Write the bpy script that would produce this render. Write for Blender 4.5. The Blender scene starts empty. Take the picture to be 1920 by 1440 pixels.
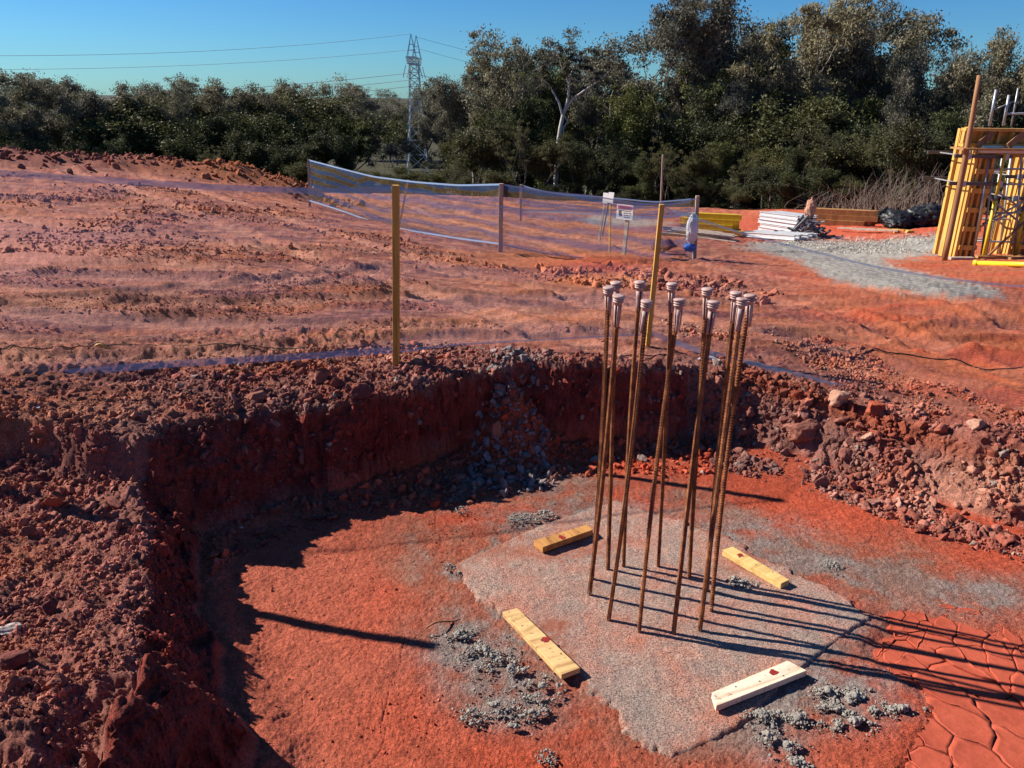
import bpy, math, random
import numpy as np
from mathutils import Vector, Matrix
PI = math.pi
rng = np.random.default_rng(7); random.seed(7)
scn = bpy.context.scene
COL = bpy.data.collections.new("site"); scn.collection.children.link(COL)

# ------------------------------------------------------------------ camera
F = 1442.; H = 2.2
TH = math.radians(20.6); RO = math.radians(0.74)
cam_d = bpy.data.cameras.new("camera"); cam = bpy.data.objects.new("camera", cam_d); COL.objects.link(cam)
cam_d.sensor_width = 36.; cam_d.lens = 36. * F / 1920.; cam_d.clip_start = .05; cam_d.clip_end = 3000.
_r0 = Vector((1, 0, 0)); _u0 = Vector((0, math.sin(TH), math.cos(TH))); _f = Vector((0, math.cos(TH), -math.sin(TH)))
_X = _r0 * math.cos(RO) + _u0 * math.sin(RO); _Y = -_r0 * math.sin(RO) + _u0 * math.cos(RO); _Z = -_f
cam.matrix_world = Matrix(((_X.x, _Y.x, _Z.x, 0), (_X.y, _Y.y, _Z.y, 0), (_X.z, _Y.z, _Z.z, H), (0, 0, 0, 1)))
scn.camera = cam

# ------------------------------------------------------------------ sky, sun, exposure
SUN_EL = math.radians(35.); SUN_TRAVEL = math.radians(-17.5)     # compass angle (from +X) in which the light travels
world = bpy.data.worlds.new("World"); scn.world = world; world.use_nodes = True
wn = world.node_tree; wn.nodes.clear()
sky = wn.nodes.new("ShaderNodeTexSky"); sky.sky_type = 'NISHITA'; sky.sun_disc = False
sky.sun_elevation = SUN_EL
sunpos = Vector((-math.cos(SUN_TRAVEL) * math.cos(SUN_EL), -math.sin(SUN_TRAVEL) * math.cos(SUN_EL), math.sin(SUN_EL)))
sky.sun_rotation = math.atan2(sunpos.x, sunpos.y)
sky.air_density = 1.0; sky.dust_density = .15; sky.ozone_density = 3.0; sky.altitude = 600
bg = wn.nodes.new("ShaderNodeBackground"); bg.inputs[1].default_value = .05
wo = wn.nodes.new("ShaderNodeOutputWorld")
hs = wn.nodes.new("ShaderNodeHueSaturation"); hs.inputs['Saturation'].default_value = 1.15; wn.links.new(sky.outputs[0], hs.inputs['Color'])
mt = wn.nodes.new("ShaderNodeMix"); mt.data_type = 'RGBA'; mt.blend_type = 'MULTIPLY'; mt.inputs[0].default_value = 1.; wn.links.new(hs.outputs[0], mt.inputs[6]); mt.inputs[7].default_value = (.40, .80, 1.18, 1)
wn.links.new(mt.outputs[2], bg.inputs[0]); wn.links.new(bg.outputs[0], wo.inputs[0])
sl = bpy.data.lights.new("sun", 'SUN'); sl.energy = 5.; sl.angle = math.radians(.53); sl.color = (1., .93, .83)
so = bpy.data.objects.new("sun", sl); COL.objects.link(so)
so.rotation_euler = sunpos.to_track_quat('Z', 'Y').to_euler(); so.location = (-20, 8, 20)
scn.view_settings.view_transform = 'Standard'; scn.view_settings.look = 'None'
scn.view_settings.exposure = .88; scn.view_settings.gamma = 1.; scn.view_settings.use_curve_mapping = False
scn.cycles.max_bounces = 6; scn.cycles.transparent_max_bounces = 12

# ------------------------------------------------------------------ pixel geometry (photograph pixels, 1920 x 1440)
def ray(u, v):
    a, b = (u - 960) / F, -(v - 720) / F
    c, s = math.cos(RO), math.sin(RO)
    a, b = a * c - b * s, a * s + b * c
    return np.array([a, math.cos(TH) + b * math.sin(TH), -math.sin(TH) + b * math.cos(TH)])
O = np.array([0, 0, H])
def Pz(u, v, z=0.): r = ray(u, v); return O + r * (z - H) / r[2]
def Pd(u, v, d): r = ray(u, v); return O + r * d / math.hypot(r[0], r[1])
def Py(u, v, y): r = ray(u, v); return O + r * y / r[1]
def proj(x, y, z):
    dz = z - H
    dep = np.maximum(y * math.cos(TH) - dz * math.sin(TH), .05)
    a2 = x / dep; b2 = (y * math.sin(TH) + dz * math.cos(TH)) / dep
    c, s = math.cos(RO), math.sin(RO)
    return 960 + F * (a2 * c + b2 * s), 720 - F * (-a2 * s + b2 * c)

# ------------------------------------------------------------------ noise
def _h2(ix, iy, seed):
    h = (ix.astype(np.int64) * 374761393 + iy.astype(np.int64) * 668265263 + seed * 974634777) & 0xffffffff
    h = ((h ^ (h >> 13)) * 1274126177) & 0xffffffff
    return ((h ^ (h >> 16)) & 0xffff) / 65535.
def noise(x, y, seed=0):
    x = np.asarray(x, float); y = np.asarray(y, float)
    ix = np.floor(x); iy = np.floor(y); fx = x - ix; fy = y - iy
    def g(dx, dy):
        an = _h2(ix + dx, iy + dy, seed) * 2 * PI
        return np.cos(an) * (fx - dx) + np.sin(an) * (fy - dy)
    sx = fx * fx * fx * (fx * (fx * 6 - 15) + 10); sy = fy * fy * fy * (fy * (fy * 6 - 15) + 10)
    a = g(0, 0); b = g(1, 0); c = g(0, 1); d = g(1, 1)
    return (a + (b - a) * sx + (c - a) * sy + (a - b - c + d) * sx * sy) * 1.5
def fbm(x, y, o=4, seed=0, gain=.5):
    s = 0; A = 1; f = 1
    for k in range(o):
        s = s + A * noise(x * f, y * f, seed + k * 17); A *= gain; f *= 2.03
    return s
def billow(x, y, o=4, seed=0, gain=.55):
    s = 0; A = 1; f = 1
    for k in range(o):
        s = s + A * (1 - 2 * np.abs(noise(x * f, y * f, seed + k * 17))); A *= gain; f *= 2.07
    return s
def voro(x, y, seed=0, jit=.9):
    ix = np.floor(x); iy = np.floor(y); f1 = np.full(x.shape, 9.); f2 = np.full(x.shape, 9.); cid = np.zeros(x.shape)
    for dx in (-1, 0, 1):
        for dy in (-1, 0, 1):
            cx = ix + dx; cy = iy + dy
            px = cx + .5 + jit * (_h2(cx, cy, seed) - .5); py = cy + .5 + jit * (_h2(cx, cy, seed + 5) - .5)
            d = np.hypot(px - x, py - y); r = _h2(cx, cy, seed + 9)
            m = d < f1
            f2 = np.where(m, f1, np.minimum(f2, d)); f1 = np.where(m, d, f1); cid = np.where(m, r, cid)
    return f1, f2, cid
def sstep(a, b, x):
    t = np.clip((x - a) / (b - a), 0, 1); return t * t * (3 - 2 * t)
def mix(a, b, t): return a + (b - a) * t

# ------------------------------------------------------------------ terrain: control points read from the photograph
ctl = []
def cz(u, v, z): p = Pz(u, v, z); ctl.append((p[0], p[1], z))
def cd(u, v, d): p = Pd(u, v, d); ctl.append(tuple(p))
for a in ((742, 700, .5), (560, 760, .47), (650, 730, .5), (850, 740, .47), (1000, 730, .46), (1215, 655, .38), (1100, 700, .44), (1300, 700, .40),
          (850, 790, .42), (1000, 780, .42), (1250, 745, .40), (560, 800, .48), (420, 780, .5), (300, 720, .53), (0, 720, .6),
          (150, 770, .56), (0, 790, .6), (60, 850, .56), (260, 860, .54), (0, 900, .56), (120, 960, .55), (300, 960, .54), (330, 1080, .53), (150, 1080, .55),
          (0, 1060, .56), (250, 1150, .53), (0, 1200, .56), (100, 1300, .53), (0, 1430, .56), (120, 1440, .53), (-200, 1200, .6), (-300, 800, .62),
          (1400, 730, .34), (1600, 790, .27), (1900, 880, .24), (1500, 760, .3), (1750, 840, .25), (2050, 900, .25), (1920, 835, .27),
          (1500, 650, .27), (1700, 650, .2), (1700, 600, .1), (1900, 700, .2), (1900, 600, .05), (1500, 580, .12), (1350, 600, .2), (1250, 600, .28),
          (200, 640, .52), (0, 600, .58), (400, 600, .47), (700, 620, .44), (1000, 620, .38), (0, 500, .55), (300, 500, .46), (600, 500, .36), (800, 520, .25),
          (1000, 560, .2), (0, 400, .5), (300, 400, .38), (0, 335, .5), (280, 345, .3), (520, 420, .2), (450, 375, .12)):
    cz(*a)
for a in ((580, 390, 19), (450, 352, 24), (940, 475, 13.3), (975, 415, 24), (1308, 490, 14), (1172, 474, 14.5), (1140, 470, 14.7), (1240, 460, 16), (1760, 492, 18.2), (1900, 492, 18.2),
          (1850, 520, 13), (1860, 560, 9.5), (1600, 530, 11), (1650, 470, 22), (1460, 440, 29), (1600, 428, 33), (1300, 425, 30), (1300, 392, 46), (1500, 392, 47), (1720, 400, 44),
          (1100, 395, 34), (850, 385, 30), (700, 400, 22), (1100, 378, 46), (800, 365, 42), (2100, 430, 30), (2200, 520, 14)):
    cd(*a)
for x, y, z in ((-20, 20, .2), (-15, 30, -1.2), (-5, 34, -2.4), (-40, 30, -1), (-40, 60, -4.5), (-18, 60, -5), (0, 60, -5.8), (20, 62, -6), (45, 62, -6), (-80, 90, -8), (-30, 100, -8.5), (20, 110, -9),
                (80, 90, -8), (-100, 150, -10), (0, 150, -10.5), (100, 150, -10), (-300, 400, -11), (0, 500, -11), (300, 400, -11), (-900, 1200, -11), (900, 1200, -11), (0, 1600, -11),
                (-3, 0, .6), (-1, 0, .6), (1.5, -.6, .6), (4.5, 1.5, .3), (5, 3, .25), (6, 0, .3), (0, -3, .6), (-6, 0, .6), (-10, 3, .5), (12, 0, -.2), (-40, 0, 0), (40, 0, -3), (0, -40, 0), (-30, -30, 0), (30, -30, -1),
                (-400, 0, -6), (400, 0, -8), (0, -400, -6), (-1200, -900, -11), (1200, -900, -11), (0, -1600, -11)):
    ctl.append((x, y, z))
ctl = np.array(ctl)
def _wx(x, y):
    r = np.hypot(x, y) + .3; a = np.arctan2(x, y); return a * 1.2, np.log(r)
def _ker(d): return d * d * np.log(d + 1e-6)
_cx, _cy = _wx(ctl[:, 0], ctl[:, 1]); _n = len(ctl)
_K = _ker(np.hypot(_cx[:, None] - _cx, _cy[:, None] - _cy)) + np.eye(_n) * .004
_A = np.zeros((_n + 3, _n + 3)); _A[:_n, :_n] = _K; _A[:_n, _n] = 1; _A[:_n, _n + 1] = _cx; _A[:_n, _n + 2] = _cy; _A[_n:, :_n] = _A[:_n, _n:].T
_W = np.linalg.solve(_A, np.concatenate([ctl[:, 2], np.zeros(3)]))
def base(x, y):
    sh = x.shape; x = x.ravel(); y = y.ravel(); out = np.zeros(x.size)
    for i in range(0, x.size, 40000):
        a, b = _wx(x[i:i + 40000], y[i:i + 40000])
        k = _ker(np.hypot(a[:, None] - _cx, b[:, None] - _cy))
        out[i:i + 40000] = k @ _W[:_n] + _W[_n] + _W[_n + 1] * a + _W[_n + 2] * b
    return out.reshape(sh)

# pit outline at floor level: pixel (or world when flagged) and width of the slope above it
pit = [(480, 1440, .34), (455, 1350, .34), (430, 1270, .30), (405, 1200, .25), (392, 1130, .20), (380, 1075, .20), (385, 1035, .26), (425, 1000, .32), (490, 975, .30), (570, 950, .24), (660, 925, .16),
       (740, 902, .10), (820, 880, .08), (880, 862, .06), (930, 850, .10), (1000, 838, .14), (1060, 842, .10), (1100, 838, .10), (1180, 832, .12), (1270, 828, .2), (1360, 832, .32),
       (1440, 845, .4), (1520, 868, .42), (1620, 900, .45), (1720, 930, .45), (1820, 965, .45), (1920, 1005, .5), (2020, 1060, .5)]
PP = [(*Pz(u, v, 0)[:2], w) for u, v, w in pit]
PP += [(3.7, 2.6, .5), (4., 1.6, .5), (3.6, .8, .5), (2.2, .75, .4), (.9, .95, .4), (-.2, 1.0, .4), (-.9, 1.3, .35)]
PP = np.array(PP)
def pit_sd(x, y):
    """signed distance to the pit foot (outside positive) and slope width there"""
    best = np.full(x.shape, 99.); w = np.full(x.shape, .3); ins = np.zeros(x.shape, bool); n = len(PP)
    for i in range(n):
        ax, ay, aw = PP[i]; bx, by, bw = PP[(i + 1) % n]
        ex, ey = bx - ax, by - ay
        t = np.clip(((x - ax) * ex + (y - ay) * ey) / (ex * ex + ey * ey), 0, 1)
        d = np.hypot(x - ax - t * ex, y - ay - t * ey)
        m = d < best; best = np.where(m, d, best); w = np.where(m, aw + (bw - aw) * t, w)
        c = ((ay > y) != (by > y)) & (x < ex * (y - ay) / (ey if ey else 1e-9) + ax)
        ins ^= c
    return np.where(ins, -best, best), w

def poly_in(poly, u, v):
    ins = np.zeros(np.shape(u), bool); n = len(poly)
    for i in range(n):
        ax, ay = poly[i]; bx, by = poly[(i + 1) % n]
        ins ^= ((ay > v) != (by > v)) & (u < (bx - ax) * (v - ay) / ((by - ay) or 1e-9) + ax)
    return ins
def poly_d(poly, u, v):
    best = np.full(np.shape(u), 1e9); n = len(poly)
    for i in range(n):
        ax, ay = poly[i]; bx, by = poly[(i + 1) % n]; ex, ey = bx - ax, by - ay
        t = np.clip(((u - ax) * ex + (v - ay) * ey) / (ex * ex + ey * ey), 0, 1)
        best = np.minimum(best, np.hypot(u - ax - t * ex, v - ay - t * ey))
    return np.where(poly_in(poly, u, v), -best, best)

mud_px = [(1590, 1140), (1700, 1140), (1800, 1165), (1920, 1205), (2120, 1290), (2260, 1500), (1640, 1520), (1690, 1400), (1740, 1330), (1640, 1250), (1600, 1215), (1655, 1165)]
mud_w = [tuple(Pz(u, v, 0)[:2]) for u, v in mud_px]

def G(u, v, z=.3): return Pz(u, v, z)[:2]
# humps: (centre x, y, radius x, radius y, height)
humps = []
def hump(u, v, z, rx, ry, h): c = G(u, v, z); humps.append((c[0], c[1], rx, ry, h))
hump(790, 700, .5, .28, .16, .05); hump(960, 690, .47, .35, .2, .07); hump(600, 730, .5, .3, .18, .05); hump(900, 760, .45, .12, .1, .05)
hump(1100, 720, .42, .3, .18, .05); hump(1250, 720, .38, .3, .16, .04)
hump(1480, 800, .15, .25, .12, .07); hump(1620, 845, .1, .25, .12, .06); hump(1830, 880, .12, .32, .16, .12)
hump(1390, 660, .3, .5, .2, .08); hump(1560, 670, .25, .6, .2, .07); hump(1800, 740, .22, .7, .2, .05)
hump(80, 940, .42, .12, .1, .05); hump(240, 905, .4, .1, .08, .06)
_bc = []
for u, v in ((-420, 262), (-200, 268), (-80, 274), (0, 281), (70, 290), (140, 292), (200, 303), (240, 297), (300, 305), (360, 311), (430, 314), (470, 318), (510, 334), (560, 346)):
    p = Pd(u, v, 24.); b_ = base(np.array([p[0]]), np.array([p[1]]))[0]; _bc.append((p[0], p[1], max(0., p[2] - b_)))
_bc = sorted(_bc); _berm = [(_bc[0][0] - 12, _bc[0][1] - 5, _bc[0][2])] + _bc + [(_bc[-1][0] + .8, _bc[-1][1], 0.)]
def berm(x, y):
    bx = [b[0] for b in _berm]
    cy = np.interp(x, bx, [b[1] for b in _berm]); hh = np.interp(x, bx, [b[2] for b in _berm])
    d = np.abs(y - cy) / 1.9
    return hh * np.exp(-d * d)
ledge_px = [(-400, 800), (-200, 802), (0, 803), (120, 806), (220, 818), (300, 838), (350, 868), (392, 925), (420, 1000), (430, 1100), (360, 1150), (300, 1190), (240, 1260), (215, 1340), (215, 1500), (-900, 1500), (-1000, 1000), (-700, 830)]
ledge_w = [tuple(Pz(u, v, .55)[:2]) for u, v in ledge_px]
TRK = [(*Pz(-100, 560, .55)[:2], *Pz(900, 470, .1)[:2]), (*Pz(-200, 420, .5)[:2], *Pz(1000, 560, .2)[:2]), (*Pz(300, 350, .35)[:2], *Pz(1250, 640, .3)[:2]), (*Pz(1350, 520, -.2)[:2], *Pz(2100, 700, .2)[:2]), (*Pz(1300, 600, .2)[:2], *Pz(2000, 620, 0)[:2]), (*Pz(-100, 640, .55)[:2], *Pz(1000, 600, .35)[:2])]
def T(x, y, detail=True):
    x = np.asarray(x, float); y = np.asarray(y, float); shp = x.shape; x = np.atleast_1d(x); y = np.atleast_1d(y)
    r = np.hypot(x, y); z = base(x, y)
    near = r < 9
    S = np.ones(x.shape); sd = np.full(x.shape, 5.)
    if near.any():
        xn, yn = x[near], y[near]
        s, w = pit_sd(xn, yn)
        if detail:
            s = s + .055 * fbm(xn * 2.6, yn * 2.6, 4, 3, .5) + .007 * fbm(xn * 14, yn * 14, 2, 8, .6)
        else:
            s = s
        t = np.clip(s / w, 0, 1); SS = np.where(w < .2, t ** .8 * (1.0) , t * t * (3 - 2 * t) * .5 + t * .5)
        sd[near] = s; S[near] = SS
    for cx, cy, rx, ry, h in humps:
        q = ((x - cx) / rx) ** 2 + ((y - cy) / ry) ** 2
        z = z + h * np.exp(-q)
    bm = berm(x, y); z = z + bm
    ld = poly_d(ledge_w, x, y) if not near.all() else poly_d(ledge_w, x, y)
    if detail: ld = ld + .07 * fbm(x * 2.6, y * 2.6, 3, 41, .6) * (x < 0)
    z = z - .24 * sstep(.0, 1., np.clip(-ld, 0, 9) / (.11 + .07 * sstep(-1.7, -2.4, x))) * np.clip(1. - .55 * sstep(-2.6, -3.4, x) , 0, 1) * (r < 7) + .10 * sstep(2.3, 1.7, y) * sstep(.1, .3, -ld)
    fl = .012 * fbm(x * .9, y * .9, 2, 31)                                   # pit floor undulation
    out = mix(fl, z, S)
    # rubble cone in the notch of the wall
    c = G(955, 815, .12); q = ((x - c[0]) / .24) ** 2 + ((y - c[1] - .06) / .26) ** 2
    out = np.where(q < 6, np.maximum(out, .36 * np.exp(-q) - .02), out)
    # talus at wall foot
    out = out + .05 * np.exp(-((sd + .02) / .09) ** 2) * (x < .9) * (1 - S)
    if detail:
        big = sstep(.02, .15, S)
        rim = np.exp(-np.clip(sd - .05, 0, 9) / .5) * big * (r < 9)          # lumpy near the rim
        L = fbm(x * 1.1 + 7, y * 1.1, 2, 50) * .5 + .5
        leftledge = sstep(-.6, -1.2, x) * (r < 6)
        out = out + rim * (.036 * billow(x * 5, y * 5, 4, 60, .62) + .018 * billow(x * 15, y * 15, 3, 66, .62)) * (1 - .5 * leftledge)
        out = out + .018 * leftledge * big * billow(x * 6, y * 6, 6, 71, .62)
        # open field: streaky tracks and churned soil
        fld = big * sstep(.3, 1.0, sd) * np.exp(-np.maximum(r - 40, 0) / 40)
        ca, sa = math.cos(-.12), math.sin(-.12); xr = x * ca - y * sa; yr = x * sa + y * ca
        st = fbm(xr * .35, yr * 1.5, 3, 80)
        out = out + fld * (.020 * st + .012 * sstep(-.1, .4, st) * billow(x * 6, y * 6, 4, 84, .6) + .008 * billow(xr * 5, yr * 14, 3, 88, .6))
        for (ax, ay, bx_, by_) in TRK:
            L_ = math.hypot(bx_ - ax, by_ - ay); ex, ey = (bx_ - ax) / L_, (by_ - ay) / L_; lat = (x - ax) * -ey + (y - ay) * ex + .25 * noise((x * ex + y * ey) * .3, x * 0, 44)
            for o_ in (-.8, .8):
                g_ = (lat - o_) / .17; out = out + fld * (-.035 * np.exp(-g_ ** 4) + .022 * np.exp(-((np.abs(g_) - 1.45) / .35) ** 2))
        out = out + bm * (.10 * billow(x * 1.2, y * 1.2, 5, 90, .6))
        # far hummocks
        out = out + sstep(12, 30, r) * .10 * fbm(x * .25, y * .25, 4, 95)
        # pit floor: grains and thin cracks
        flo = 1 - big
        u, v = proj(x, y, 0 * x)
        ripple = np.exp(-((u - 560 - (v - 1150) * .62 + 40 * noise(v / 90., v * 0, 5)) / 22) ** 2) * sstep(1130, 1200, v)
        out = out + flo * (.0030 * fbm(x * 38, y * 38, 3, 100, .8) + .004 * fbm(x * 6, y * 6, 3, 101) - .010 * ripple + .006 * np.roll(ripple, 0))
        wx = x + .05 * noise(x * 6, y * 6, 110); wy = y + .05 * noise(x * 6, y * 6, 111)
        f1, f2, _ = voro(wx * 2.6, wy * 2.6, 112)
        ck = (1 - sstep(.0, .022, f2 - f1)) * sstep(.0, .25, fbm(x * 1.3, y * 1.3, 2, 113) + .30 * (u < 760) + .15 * (u > 1400))
        out = out - flo * .004 * ck
        md = poly_d(mud_w, x, y)
        out = out - flo * .017 * sstep(.0, -.06, md) 
    return out.reshape(shp) if shp else float(out[0])

# ------------------------------------------------------------------ ground colour (albedo only)
RED = np.array([.54, .092, .041]); RED2 = np.array([.36, .075, .040]); MAROON = np.array([.17, .042, .036]); TAN = np.array([.43, .19, .125]); ORANGE = np.array([.50, .155, .060])
PINK = np.array([.42, .17, .13]); GREYP = np.array([.30, .235, .205]); GRAV = np.array([.36, .345, .30]); DBROWN = np.array([.20, .062, .042]); DUST = np.array([.30, .135, .085])
grav_px = [(1375, 462), (1480, 448), (1620, 452), (1760, 440), (1790, 470), (1700, 484), (1650, 492), (1720, 512), (1860, 540), (1870, 556), (1780, 556), (1640, 540), (1560, 524), (1500, 490), (1420, 468)]
grav2_px = [(1085, 410), (1130, 402), (1190, 410), (1260, 418), (1200, 426), (1120, 420)]
pad_px = [(833, 1068), (905, 1035), (1010, 985), (1150, 938), (1300, 985), (1430, 1040), (1540, 1100), (1640, 1162), (1560, 1215), (1470, 1290), (1380, 1370), (1262, 1420), (1215, 1400), (1090, 1290), (960, 1170)]
dust_px = [(730, 960), (900, 900), (1150, 900), (1400, 960), (1600, 1030), (1800, 1060), (1920, 1090), (1920, 1180), (1720, 1150), (1640, 1200), (1640, 1300), (1450, 1440), (1200, 1440), (880, 1330), (790, 1200), (780, 1080)]
def ground_color(x, y, z, S):
    u, v = proj(x, y, z)
    r = np.hypot(x, y)
    n1 = fbm(x * 1.7, y * 1.7, 4, 200); n2 = fbm(x * 9, y * 9, 3, 210); n3 = fbm(x * .5, y * .5, 3, 220)
    def V(c): return np.broadcast_to(c, x.shape + (3,)).copy()
    def blend(c, d, w): return c + (np.asarray(d) - c) * np.clip(w, 0, 1)[..., None]
    ca, sa = math.cos(-.12), math.sin(-.12); xr = x * ca - y * sa; yr = x * sa + y * ca
    st = fbm(xr * .35, yr * 1.5, 3, 80); st2 = fbm(xr * .25 + 9, yr * .9, 4, 230)
    # field
    c = V(DUST * 1.15)
    c = blend(c, TAN, sstep(-.1, .5, st2) * .8); c = blend(c, ORANGE, sstep(.0, -.5, st) * .75)
    c = blend(c, MAROON * 1.15, sstep(.02, .30, st) * .9 + .3 * sstep(.1, .5, n2))
    c = blend(c, PINK * 1.2, sstep(.1, .5, fbm(xr * .6, yr * 1.6, 3, 240)) * .5)
    fr_ = fbm(xr * 2.2, yr * 11, 3, 236, .65); fr2 = fbm(xr * 5, yr * 7, 3, 237, .7)
    c = blend(c, np.array([.46, .135, .09]), .35 + .45 * fr2)
    c = blend(c, np.array([.16, .050, .040]), sstep(.08, .4, fr_) * .85); fr3 = fbm(xr * .7 + 3, yr * 3.6, 3, 239, .6); c = blend(c, np.array([.19, .062, .055]), sstep(.1, .35, fr3) * .7 * (1 + .5 * fr2)); c = blend(c, ORANGE, sstep(.1, .4, -fr3) * .45); c = blend(c, TAN * 1.2, sstep(.2, .6, -fr_) * .5)
    for (ax, ay, bx_, by_) in TRK:
        L_ = math.hypot(bx_ - ax, by_ - ay); ex, ey = (bx_ - ax) / L_, (by_ - ay) / L_; lat = (x - ax) * -ey + (y - ay) * ex + .25 * noise((x * ex + y * ey) * .3, x * 0, 44)
        for o_ in (-.8, .8): c = blend(c, TAN * 1.15, np.exp(-((lat - o_) / .2) ** 4) * (.55 + .5 * fr2))
    # pale worn track at left, smooth red-orange road at right
    c = blend(c, PINK * 1.28, np.exp(-((u - 60) / 190) ** 2 - ((v - 470 - 45 * noise(u / 90, v * 0, 4)) / 60) ** 2) * .85)
    road = sstep(1330, 1560, u + (v - 480) * -.9) * sstep(760, 640, v - .18 * (u - 1400))
    c = blend(c, mix(ORANGE, RED, .35) * 1.02, road * (.75 + .3 * n1))
    c = blend(c, RED * .95, road * sstep(.1, .45, fbm(xr * .4, yr * 2.2, 3, 250)) * .7)
    c = blend(c, ORANGE * .95, np.exp(-((u - 1080) / 190) ** 2 - ((v - 490) / 42) ** 2) * .8)
    c = blend(c, RED * .85, np.exp(-((u - 1130) / 110) ** 2 - ((v - 495) / 16) ** 2) * .9)
    c = blend(c, RED * 1.05, np.exp(-((u - 1600) / 330) ** 2 - ((v - 425) / 22) ** 2) * (r > 22) * .95)
    # berm at the left
    bm = berm(x, y); c = blend(c, mix(DBROWN * 1.15, ORANGE * .6, sstep(-11, -7.5, x)[..., None]), sstep(.05, .3, bm))
    # gravel
    gd = poly_d(grav_px, u + 26 * n1, v + 7 * n2 + 5 * n1); c = blend(c, GRAV * (1 + .25 * n2)[..., None], sstep(8, -6, gd) * (r > 7) * .95)
    gd = poly_d(grav2_px, u + 18 * n1, v + 4 * n2); c = blend(c, GRAV, sstep(5, -4, gd) * (r > 12) * .8)
    # beyond the site: dark forest floor
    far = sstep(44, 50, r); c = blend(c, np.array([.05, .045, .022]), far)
    # rim
    rimw = np.exp(-np.clip(pit_rim(x, y) - .05, 0, 9) / .55)
    rc = V(np.array([.27, .115, .088])); rc = blend(rc, PINK * .95, sstep(.1, .6, n1 + .6 * n2) * .7); rc = blend(rc, GREYP * .9, np.exp(-((u - 950) / 130) ** 2 - ((v - 700) / 60) ** 2) * (.5 + n2))
    rc = blend(rc, RED * .8, sstep(.1, -.5, n3 + n1) * .35)
    band = np.exp(-((v - (690 + (u - 1350) * .34)) / 26) ** 2) * sstep(1300, 1420, u)
    rc = blend(rc, np.array([.30, .075, .038]), band * .9); rc = blend(rc, TAN * 1.12, np.exp(-((u - 1840) / 180) ** 2 - ((v - 915) / 55) ** 2) * (.9 + .4 * n2))
    rc = blend(rc, TAN * 1.05, np.exp(-((u - 180) / 150) ** 2 - ((v - 775) / 24) ** 2) * .7)
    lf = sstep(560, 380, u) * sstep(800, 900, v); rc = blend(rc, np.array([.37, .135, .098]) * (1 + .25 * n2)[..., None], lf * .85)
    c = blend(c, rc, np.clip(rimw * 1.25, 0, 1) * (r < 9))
    # wall faces
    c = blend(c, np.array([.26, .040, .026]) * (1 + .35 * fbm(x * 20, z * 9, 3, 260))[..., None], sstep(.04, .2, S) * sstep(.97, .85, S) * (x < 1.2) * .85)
    # pit floor
    f = V(RED); f = blend(f, np.array([.44, .105, .055]), sstep(-.3, .5, n1) * .55); f = blend(f, RED2 * 1.1, sstep(.0, .6, n3 + n2 * .3) * .5)
    f = blend(f, np.array([.51, .135, .078]), sstep(900, 560, u) * .7)
    dd = poly_d(dust_px, u + 60 * n1, v + 40 * n1 + 12 * n2)
    f = blend(f, DUST * 1.0, sstep(60, -50, dd) * (.75 + .5 * n1 + .3 * n2)); f = blend(f, GREYP * .92, sstep(20, -90, dd) * sstep(-.15, .45, n1 + .5 * n2) * .8)
    for (a, b, ra, rb, k) in ((890, 1230, 95, 60, .9), (960, 1320, 90, 45, .8), (1560, 1300, 150, 60, .85), (1450, 1385, 60, 50, .8), (1390, 1000, 120, 28, .7), (1850, 1120, 130, 35, .7), (1560, 1055, 50, 16, .8), (990, 975, 70, 18, .8), (1480, 1180, 170, 45, .7), (1150, 960, 100, 20, .6), (1400, 1130, 150, 30, .5)):
        f = blend(f, GREYP * np.array([1., 1.05, 1.06]), np.exp(-((u - a) / ra) ** 2 - ((v - b) / rb) ** 2) * k * np.clip(1 + .9 * n2, 0, 1.3))
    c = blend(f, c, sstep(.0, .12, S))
    k = (1 + .16 * fbm(x * 30, y * 30, 2, 270) + .10 * n2)
    return np.clip(c * k[..., None], .005, .8)
def pit_rim(x, y):
    m = np.hypot(x, y) < 9; o = np.full(x.shape, 9.); s, w = pit_sd(x[m], y[m]); o[m] = s - w * .6; return o
def Sfun(x, y):
    m = np.hypot(x, y) < 9; o = np.ones(x.shape); s, w = pit_sd(x[m], y[m])
    s = s + .055 * fbm(x[m] * 2.6, y[m] * 2.6, 4, 3, .5) + .007 * fbm(x[m] * 14, y[m] * 14, 2, 8, .6)
    o[m] = np.clip(s / w, 0, 1); return o

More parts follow.
